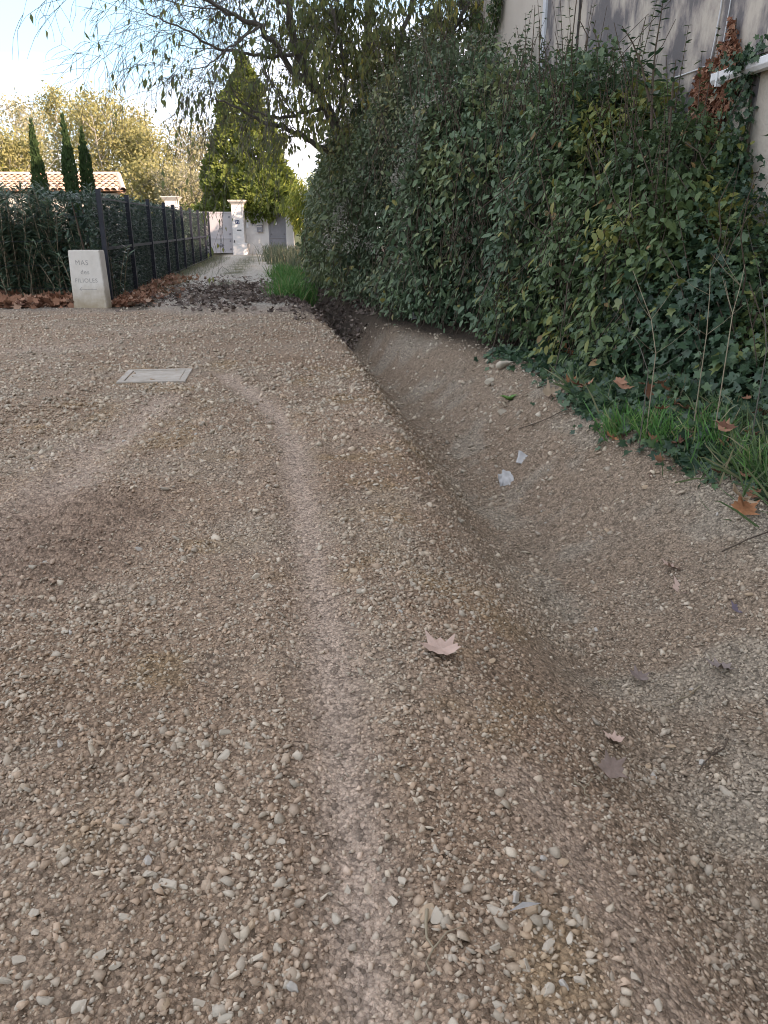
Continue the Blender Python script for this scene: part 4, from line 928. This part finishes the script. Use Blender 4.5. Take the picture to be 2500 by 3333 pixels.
# ------------------------------------------------------------------ row of autumn poplars far behind
def poplar(label, x, y, H, w, n, mat, bare, seed):
    t = thing('poplar', label, 'tree', (x, y, 0), group='autumn poplars behind the house'); br = []; P = []
    for k3 in range(R.randint(2, 4)):
        dx, dy = R.normal(size=2) * .7
        pts = [np.array([dx * .3, dy * .3, -.3]) + np.array([dx * u * 1.2 + R.normal() * .12, dy * u * 1.2, (H * .95) * u]) for u in np.linspace(0, 1, 8)]
        br.append((pts, np.linspace(.10, .02, 8)))
        for u in np.arange(.16, .98, .018):
            j = u * 7; a = int(j); q = pts[a] + (pts[min(a + 1, 7)] - pts[a]) * (j - a); ph = R.rand() * 6.283; ln = w * R.uniform(.4, 1.05) * math.sqrt(max(0.05, 1 - ((u - .5) / .55) ** 2))
            e = q + np.array([math.cos(ph) * ln, math.sin(ph) * ln, ln * R.uniform(.5, 1.3)]); br.append(([q, (q + e) / 2 + R.normal(size=3) * .08, e], [.03, .02, .008]))
            m = int(n / 130 * R.uniform(.2, 1.6)); v = R.rand(m)[:, None] ** .6; P.append(q + (e - q) * (.25 + .8 * v) + R.normal(size=(m, 3)) * .38)
    V, F = tubes([(np.asarray(p), r) for p, r in br], 5); obj('trunk', mesh_from('trunk', V, F), bark_pale, t)
    P = np.concatenate(P); P = P[P[:, 2] > 1.0]; m = len(P)
    obj('crown', leaf_mesh('crown', T_OVAL, P, unit(rdir(m) + [0, 0, -.3]), rdir(m), R.uniform(.16, .32, m), np.clip(fbm(P + np.array([x, y, 0]), .5, seed) * .8 + R.rand(m) * .35 - .1, 0, 1)), mat, t, kind='stuff')
pl = [(-30, 70, 330, 0), (60, 66, 300, 0), (150, 74, 268, 1), (220, 70, 290, 1), (290, 74, 275, 1), (345, 70, 330, 1), (400, 72, 320, 1), (455, 70, 400, 1), (505, 68, 420, 1), (550, 72, 470, 1), (600, 70, 400, 0), (650, 72, 380, 0), (20, 60, 440, 1), (560, 60, 560, 0), (630, 62, 560, 0), (470, 61, 540, 1), (120, 84, 330, 0)]
pn_ = ['thin grey poplar at the left edge of the view', 'greyish poplar above the leftmost cypress', 'tallest golden poplar left of the middle cypress', 'golden poplar right behind the middle cypress', 'golden poplar just right of the rightmost cypress', 'rounded golden poplar, second right of the cypresses', 'golden poplar above the house roof end',
       'golden poplar above the first fence posts', 'golden poplar sloping down towards the sky gap', 'low golden poplar under the sky gap', 'pale thin poplar left of the conifer', 'pale bare poplar touching the conifer', 'short olive poplar behind the tiled roof at left', 'short white stemmed poplar above the pillar cap', 'short white stemmed poplar beside the conifer foot', 'short golden poplar above the middle of the fence', 'grey poplar deep behind the leftmost two cypresses']
for i, ((px, Y, top, k3), lb_) in enumerate(zip(pl, pn_)):
    p = survey(px, top, Y); poplar(lb_, float(p[0]), Y, float(p[2]), 1.9, 7000 if k3 else 3400, L_pop if k3 else L_popg, not k3, i)
# low greenery under the poplars
for i, (px, Y, H, w, lb_) in enumerate([(640, 56, 2.9, 2.6, 'low green bush left of the conifer foot'), (420, 58, 3.2, 3.0, 'low green bush under the golden poplars'), (230, 58, 3.6, 3.0, 'olive bush behind the tiled roof'), (40, 58, 5.2, 3.4, 'rounded olive bush at the left edge behind the roof')]):
    p = survey(px, 800, Y); x = float(p[0]); t = thing('garden_bush', lb_, 'bush', (x, Y, 0)); n = 2600
    D = rdir(n); D[:, 2] = np.abs(D[:, 2]); P = D * np.array([w, w * .7, H]) * (.55 + .45 * R.rand(n) ** .4)[:, None]; P *= (.75 + .5 * fbm(P, .9, i))[:, None]
    obj('foliage', leaf_mesh('foliage', T_OVAL, P, unit(D + rdir(n)), unit(D + rdir(n) * .6), R.uniform(.16, .3, n), R.rand(n)), L_con if i < 2 else L_bam, t, kind='stuff')
    V, F = tubes([(np.array([[0, 0, -.1], [.1, 0, H * .4], [.2, .1, H * .8]]), [.08, .06, .02]), (np.array([[0, 0, .2], [-.4, 0, H * .4], [-.8, .1, H * .7]]), [.06, .04, .02])], 5); obj('stems', mesh_from('stems', V, F), bark, t)

# ------------------------------------------------------------------ grass
def grass(name, label, X, Y, hmin, hmax, mat, kind='stuff', cat='grass', lean=.45, parent=None):
    n = len(X); P = np.stack([X, Y, zground(X, Y) - .01], -1); L = unit(np.stack([R.normal(size=n) * lean, R.normal(size=n) * lean, np.ones(n)], -1)); N = rdir(n) * np.array([1, 1, .2])
    S = R.uniform(hmin, hmax, n); T = (T_BLADE[0] * np.array([1, 1.0, 1.0]), T_BLADE[1])
    return obj(name, leaf_mesh(name, T, P, L, N, S, R.rand(n)), mat, kind=kind, label=label, cat=cat)
def patch_xy(pxs, n, sp, z=0.0):
    k3 = R.randint(len(pxs), size=n); C = np.array([survey_ground(x, y, z) for x, y in pxs])
    return C[k3, 0] + R.normal(size=n) * sp, C[k3, 1] + R.normal(size=n) * sp * 1.6
X, Y = patch_xy([(930, 900), (950, 930), (960, 960), (985, 950), (1000, 920)], 5200, .22); grass('grass', 'bright green grass at the right edge of the drive', X, Y, .18, .5, L_grass)
X, Y = patch_xy([(900, 850), (930, 860), (950, 870), (960, 850), (990, 880)], 2600, .3); grass('dry_grass', 'tall dry grey grass in front of the narrow pillar', X, Y, .3, .9, L_gdry, lean=.25)
X = R.uniform(.0, 1, 3000); Y = R.uniform(18, 41, 3000); X = -5.53 - (Y - 16.1) * .128 + .1 + X ** 1.5 * .9; grass('verge_grass', 'short sparse grass along the foot of the fence', X, Y, .06, .2, L_gdry)
Y = R.uniform(20, 40, 2600); X = (-5.53 - (Y - 16.1) * .128 + lerp1(Y, LIPY, LIPX)) / 2 + .15 + R.normal(size=2600) * .28; kk = fbm(np.stack([X, Y, 0 * X], -1), .5, 44) > .47; grass('track_grass', 'low worn grass strip between the wheel tracks', X[kk], Y[kk], .04, .14, L_gdry)
X = R.uniform(1.6, 3.1, 9500); Y = R.uniform(2.9, 7.2, 9500); kk = (X > lerp1(Y, EDGY, EDGX) + R.normal(size=9500) * .1 - .05) & (fbm(np.stack([X, Y, 0 * X], -1), 2.2, 12) > .50)
grass('bank_grass', 'long grey green grass over the bank on the right', X[kk], Y[kk], .10, .36, L_bank, lean=1.1)
for nm, pxs, n, sp, lb_ in [('grass_tuft', [(2120, 1400), (2140, 1430)], 300, .06, 'bright grass tuft at the middle of the right bank edge'), ('grass_tuft', [(2440, 1520), (2480, 1560)], 300, .08, 'bright grass tuft at the right edge of the view'),
                            ('grass_tuft', [(2010, 1390)], 160, .04, 'small grass tuft left of the bright middle tuft'), ('grass_tuft', [(2300, 1470), (2340, 1450)], 320, .07, 'grass tuft between the two bright tufts on the bank')]:
    X, Y = patch_xy(pxs, n, sp, .12); grass(nm, lb_, X, Y, .08, .26, L_grass, kind='stuff', cat='grass tuft', lean=.5)
# small weed on the bare bank
gx, gy = survey_ground(1658, 1258, .05); w0 = np.array([gx, gy, g0(gx, gy)]); t = thing('weed', 'small bright green weed alone on the bare bank', 'weed', tuple(w0))
me = leaf_mesh('leaf', T_OVATE, np.zeros((1, 3)), np.array([[1., 0, 0]]), np.array([[0, 0, 1.]]), 1.0, np.array([.7])); me.materials.append(L_grass)
for k3 in range(9):
    a = k3 * .72; o = obj('leaf', me, parent=t); o.scale = (.1, .09, .1); o.rotation_euler = (0, -R.uniform(.3, .8), a); o.location = (0, 0, .01)
# low ivy creeping at the foot of the bank
def creeping(label, x0, x1, y0, y1, n, thr, seed, size=.07):
    X = R.uniform(x0, x1, n); Y = R.uniform(y0, y1, n); P = np.stack([X, Y, 0 * X], -1)
    kk = (X > lerp1(Y, EDGY, EDGX) + R.normal(size=n) * .08 - .02) & (fbm(P, 1.8, seed) > thr); P = P[kk]; n = len(P)
    P[:, 2] = zground(P[:, 0], P[:, 1]) + .02 + R.rand(n) ** 2 * .3 * np.clip(P[:, 0] - lerp1(P[:, 1], EDGY, EDGX) + .1, 0, 1)
    c = P.mean(0); c[2] = g0(c[0], c[1]); t = thing('creeping_ivy', label, 'ivy', tuple(c))
    obj('foliage', leaf_mesh('foliage', T_IVY, P - c, unit(np.array([-.4, -.4, -.2]) + R.normal(size=P.shape) * .5), unit(np.array([-.35, -.35, .8]) + R.normal(size=P.shape) * .35), size * R.uniform(.6, 1.3, n), R.rand(n) * .85), L_ivy, t, kind='stuff')
    st = []
    for _ in range(30):
        q = P[R.randint(n)]; a = R.rand() * 6.28; pts = np.array([[q[0] + math.cos(a) * u * .5 + R.normal() * .02, q[1] + math.sin(a) * u * .5, 0] for u in np.linspace(0, 1, 5)]); pts[:, 2] = zground(pts[:, 0], pts[:, 1]) + .02; st.append((pts - c, .004))
    V, F = tubes(st, 4); obj('stems', mesh_from('stems', V, F), twig, t, kind='stuff')
creeping('low ivy mat on the bank below the white gutter', 1.5, 3.3, 3.4, 6.2, 8000, .33, 13)
creeping('bluish ivy carpet under the middle of the thicket', 1.0, 2.6, 5.5, 8.8, 5000, .36, 14, .075)
creeping('ivy sprig at the lower right edge by the grass', 2.05, 2.9, 3.0, 3.7, 700, .35, 15)
# dry standing stalks over the bank
for i, (pts, lb_) in enumerate([([(2135, 1150, 5.0), (2120, 1040, 5.1), (2090, 960, 5.2), (2060, 880, 5.4)], 'bare grey stalk leaning left over the bank'), ([(2110, 1210, 4.9), (2080, 1120, 5.0), (2050, 1080, 5.1)], 'short bare stalk below the leaning one'),
                                ([(2370, 1120, 4.7), (2385, 1020, 4.8), (2410, 930, 4.9), (2425, 860, 5.0)], 'bent tan stalk right of the leaning one'), ([(2495, 1140, 4.4), (2488, 1000, 4.5), (2470, 880, 4.6)], 'tan stalk at the right edge of the view'), ([(2300, 1090, 4.9), (2310, 960, 5), (2312, 880, 5.1)], 'thin upright stalk between the tan stalks')]):
    K = np.array([survey(*p) for p in pts]); gxy = K[0].copy(); K = np.concatenate([[[gxy[0], gxy[1], g0(gxy[0], gxy[1]) - .02]], K]); base = K[0]
    tw = [(K - base, np.linspace(.004, .0015, len(K)))]
    for _ in range(4):
        j = R.randint(1, len(K)); q = K[j] - base; d = unit(np.array([R.normal() * .7, R.normal() * .4, .6])); tw.append(([q, q + d * .12, q + d * .26 + np.array([0, 0, .02])], [.002, .0015, .001]))
    V, F = tubes(tw, 5); obj('dry_stalk', mesh_from('dry_stalk', V, F), bark if i % 2 else straw, label=lb_, cat='stalk', group='dry stalks on the bank', loc=tuple(base))

# ------------------------------------------------------------------ fallen leaves and debris
def litter(name, label, X, Y, smin, smax, mat, flat=.35, T=T_PLANE, lift=.05):
    n = len(X); P = np.stack([X, Y, zground(X, Y) + .006 + R.rand(n) ** 2 * lift], -1); a = R.rand(n) * 6.283
    L = np.stack([np.cos(a), np.sin(a), R.normal(size=n) * flat], -1); N = unit(np.array([0, 0, 1.]) + R.normal(size=(n, 3)) * flat)
    return obj(name, leaf_mesh(name, T, P, L, N, R.uniform(smin, smax, n), R.rand(n)), mat, kind='stuff', label=label, cat='leaf litter')
Y = R.uniform(15.15, 16.3, 900); X = R.uniform(-10.5, -5.75, 900); litter('leaf_litter', 'drift of orange plane leaves under the oleanders', X, Y, .12, .24, L_lit, .5, lift=.16)
Y = 15.4 + R.rand(1000) ** 1.3 * 9.5; X = -5.53 - (Y - 16.1) * .128 + .06 + np.abs(R.normal(size=1000)) * .34; litter('leaf_litter', 'rust brown leaves gathered along the fence foot', X, Y, .08, .18, L_lit, .5, lift=.08)
Y = R.normal(size=3000) * 2.4 + 18.6; X = lerp1(Y, LIPY, LIPX) - 1.1 + R.normal(size=3000) * 1.1; kk = (Y > 14.4) & (X > -5.1 - (Y - 16) * .128) & (fbm(np.stack([X, Y, 0 * X], -1), .9, 55) > .40); litter('leaf_litter', 'dark brown leaves covering the drive before the gate', X[kk], Y[kk], .06, .13, L_litd, .45)
Y = R.uniform(12.5, 19, 1500); X = lerp1(Y, BOTY, BOTX) + R.normal(size=1500) * .3; litter('leaf_litter', 'dark leaves lying in the far end of the ditch', X, Y, .05, .11, L_litd, .45)
X = R.uniform(1.6, 3, 160); Y = R.uniform(3.2, 7, 160); kk = X > lerp1(Y, EDGY, EDGX) - .1; litter('leaf_litter', 'scattered brown leaves caught in the bank grass', X[kk], Y[kk], .06, .14, L_lit, .5, lift=.25)
curl = (T_PLANE[0] * np.array([1, 1, 1.6]), T_PLANE[1])
def fallen(label, px, py, s, col, rz, tilt=.12, z=0., T=T_PLANE, Tz=1.0, name='fallen_leaf', lift=.012):
    gx, gy = survey_ground(px, py, z)
    for _ in range(3): z = g0(gx, gy); gx, gy = survey_ground(px, py, z)
    m = mat_surface('dead_leaf', tuple(np.array(col) * .8), col, 30, .8, .3, 60)
    me = leaf_mesh(name, (T[0] * np.array([1, 1, Tz]), T[1]), np.zeros((1, 3)), np.array([[1., 0, 0]]), np.array([[0, 0, 1.]]), s * 1.2, np.array([.5]))
    o = obj(name, me, m, label=label, cat='leaf', group='single fallen leaves', loc=(gx, gy, z + lift + .014)); o.rotation_euler = (tilt, -tilt * .5, rz); return o
PK = (.52, .37, .30); TN = (.42, .31, .21); BR = (.20, .085, .05); OR = (.42, .19, .09); GR = (.36, .34, .32)
fallen('large pinkish plane leaf lying alone on the gravel by the ditch lip', 1470, 2160, .125, PK, 2.2, .06, lift=.02)
fallen('pale pink plane leaf on the right ditch slope', 2205, 1945, .115, PK, .7, .12)
fallen('pinkish leaf above the pale one on the right ditch slope', 2215, 1870, .09, PK, 2.5, .3)
fallen('dark red brown leaf standing on the right bank', 1905, 1505, .10, BR, 1.4, .6)
fallen('small brown leaf below the white rag', 1670, 1450, .09, BR, .4, .3)
fallen('orange brown leaf under the grass tufts', 2005, 1445, .09, OR, 2.0, .4)
fallen('rust leaf low at the right edge by the ivy sprig', 2390, 1680, .12, OR, .3, .4)
fallen('brown leaf next to the rust leaf at the right edge', 2440, 1655, .13, TN, 1.9, .5)
fallen('tan curled leaf on the bank left of the grass', 1775, 1300, .17, TN, .6, .4, Tz=1.8)
fallen('orange tan leaf at the ivy edge above the bank', 1855, 1265, .13, OR, 1.1, .5)
fallen('bright orange leaf hanging in the ivy by the bank', 1865, 1180, .16, OR, 2.4, .7, lift=.06)
fallen('small grey purple leaf in the lower right gravel', 2395, 2010, .07, (.16, .13, .16), .9, .2)
fallen('grey brown leaf in the ditch bottom right of centre', 2090, 2235, .075, (.22, .17, .15), 1.7, .2)
fallen('grey leaf on the right ditch slope with twigs', 2380, 2195, .09, (.26, .21, .19), 2.9, .25)
fallen('small tan leaf in the lower ditch', 2025, 2435, .06, PK, 2.6, .2)
fallen('folded dark leaf near the lower ditch lip', 1960, 2540, .075, (.22, .16, .13), .5, .4)
fallen('narrow silver leaf among the stones at lower right', 1655, 2995, .07, GR, .35, .15, T=T_LANCE, Tz=2)
fallen('long buff leaf at the right edge of the ditch slope', 2465, 1905, .17, (.40, .34, .24), .3, .3, T=T_DROOP, Tz=2)
fallen('brown curled leaf among the lower bank stones', 2120, 1580, .10, (.26, .17, .13), .8, .5, Tz=1.8)
fallen('pale tan leaf among stones left of the brown curled one', 2030, 1565, .11, TN, 2.2, .4)
fallen('tiny brown leaf low on the bank centre', 1875, 1615, .05, BR, .2, .4)
fallen('faded leaf high in the bank grass', 2290, 1160, .16, (.36, .24, .19), 1.0, .5, lift=.2)
# rags of pale sheeting on the bank
m_rag = mat_surface('pale_sheet', (.34, .33, .32), (.52, .50, .48), 12, .6, .2, 40)
def rag(label, px, py, w, hgt, seed, rz):
    gx, gy = survey_ground(px, py, .02); nn = 12; u, v = np.meshgrid(np.linspace(-1, 1, nn), np.linspace(0, 1, nn)); Pn = np.stack([u, v, 0 * u + seed], -1).reshape(-1, 3)
    ed = (1 - .35 * vnoise(Pn, 2.3, seed)).reshape(u.shape); X = u * w * ed; Z = v * hgt * ed; Yc = (np.sin(u * 2.4 + seed) * .3 + v * .5) * w + (vnoise(Pn, 3, seed + 3).reshape(u.shape) - .5) * .05
    V = np.stack([X, Yc, Z], -1).reshape(-1, 3); i, j = np.meshgrid(np.arange(nn - 1), np.arange(nn - 1), indexing='ij'); a = (i * nn + j).ravel()
    o = obj('rag', mesh_from('rag', V, np.stack([a, a + 1, a + nn + 1, a + nn], -1), smooth=True), m_rag, label=label, cat='rag', loc=(gx, gy, g0(gx, gy) - .01)); o.rotation_euler = (-.5, 0, rz)
    s = o.modifiers.new('thickness', 'SOLIDIFY'); s.thickness = .003
rag('crumpled grey white rag stuck in the bare bank', 1660, 1412, .06, .15, 3, .2)
rag('torn white sheet scrap with dark underside beside the crumpled rag', 1722, 1395, .11, .12, 8, -.5)
rag('pale torn strip half hidden in the ivy at the ditch bend', 1350, 1075, .06, .24, 5, .5)
# thin dead twigs on the gravel
for i, (a, b_, lb_) in enumerate([((2380, 2330), (2290, 2440), 'long dark twig on the right ditch slope'), ((2290, 2160), (2180, 2230), 'thin tan twig crossing the right ditch slope'), ((1965, 2130), (1985, 2170), 'pale straw bit in the ditch'), ((1390, 3000), (1396, 3190), 'thin straw standing among the lower stones'), ((1860, 2650), (1905, 2690), 'dry root wisp on the ditch lip')]):
    A = np.array(survey_ground(*a, -.2 if i != 3 else 0)); B = np.array(survey_ground(*b_, -.2 if i != 3 else 0)); u = np.linspace(0, 1, 6)[:, None]; Q = A + (B - A) * u; Q = Q + R.normal(size=Q.shape) * .006
    P = np.stack([Q[:, 0], Q[:, 1], zground(Q[:, 0], Q[:, 1]) + .012], -1); base = P[0].copy()
    tw = [(P - base, np.linspace(.004, .002, 6))]; q = P[3] - base; tw.append(([q, q + np.array([.03, .03, .012]), q + np.array([.07, .05, .006])], [.002, .0015, .001]))
    V, F = tubes(tw, 5); obj('twig', mesh_from('twig', V, F), twig if i == 0 else straw, label=lb_, cat='twig', group='twigs on the ground', loc=tuple(base))
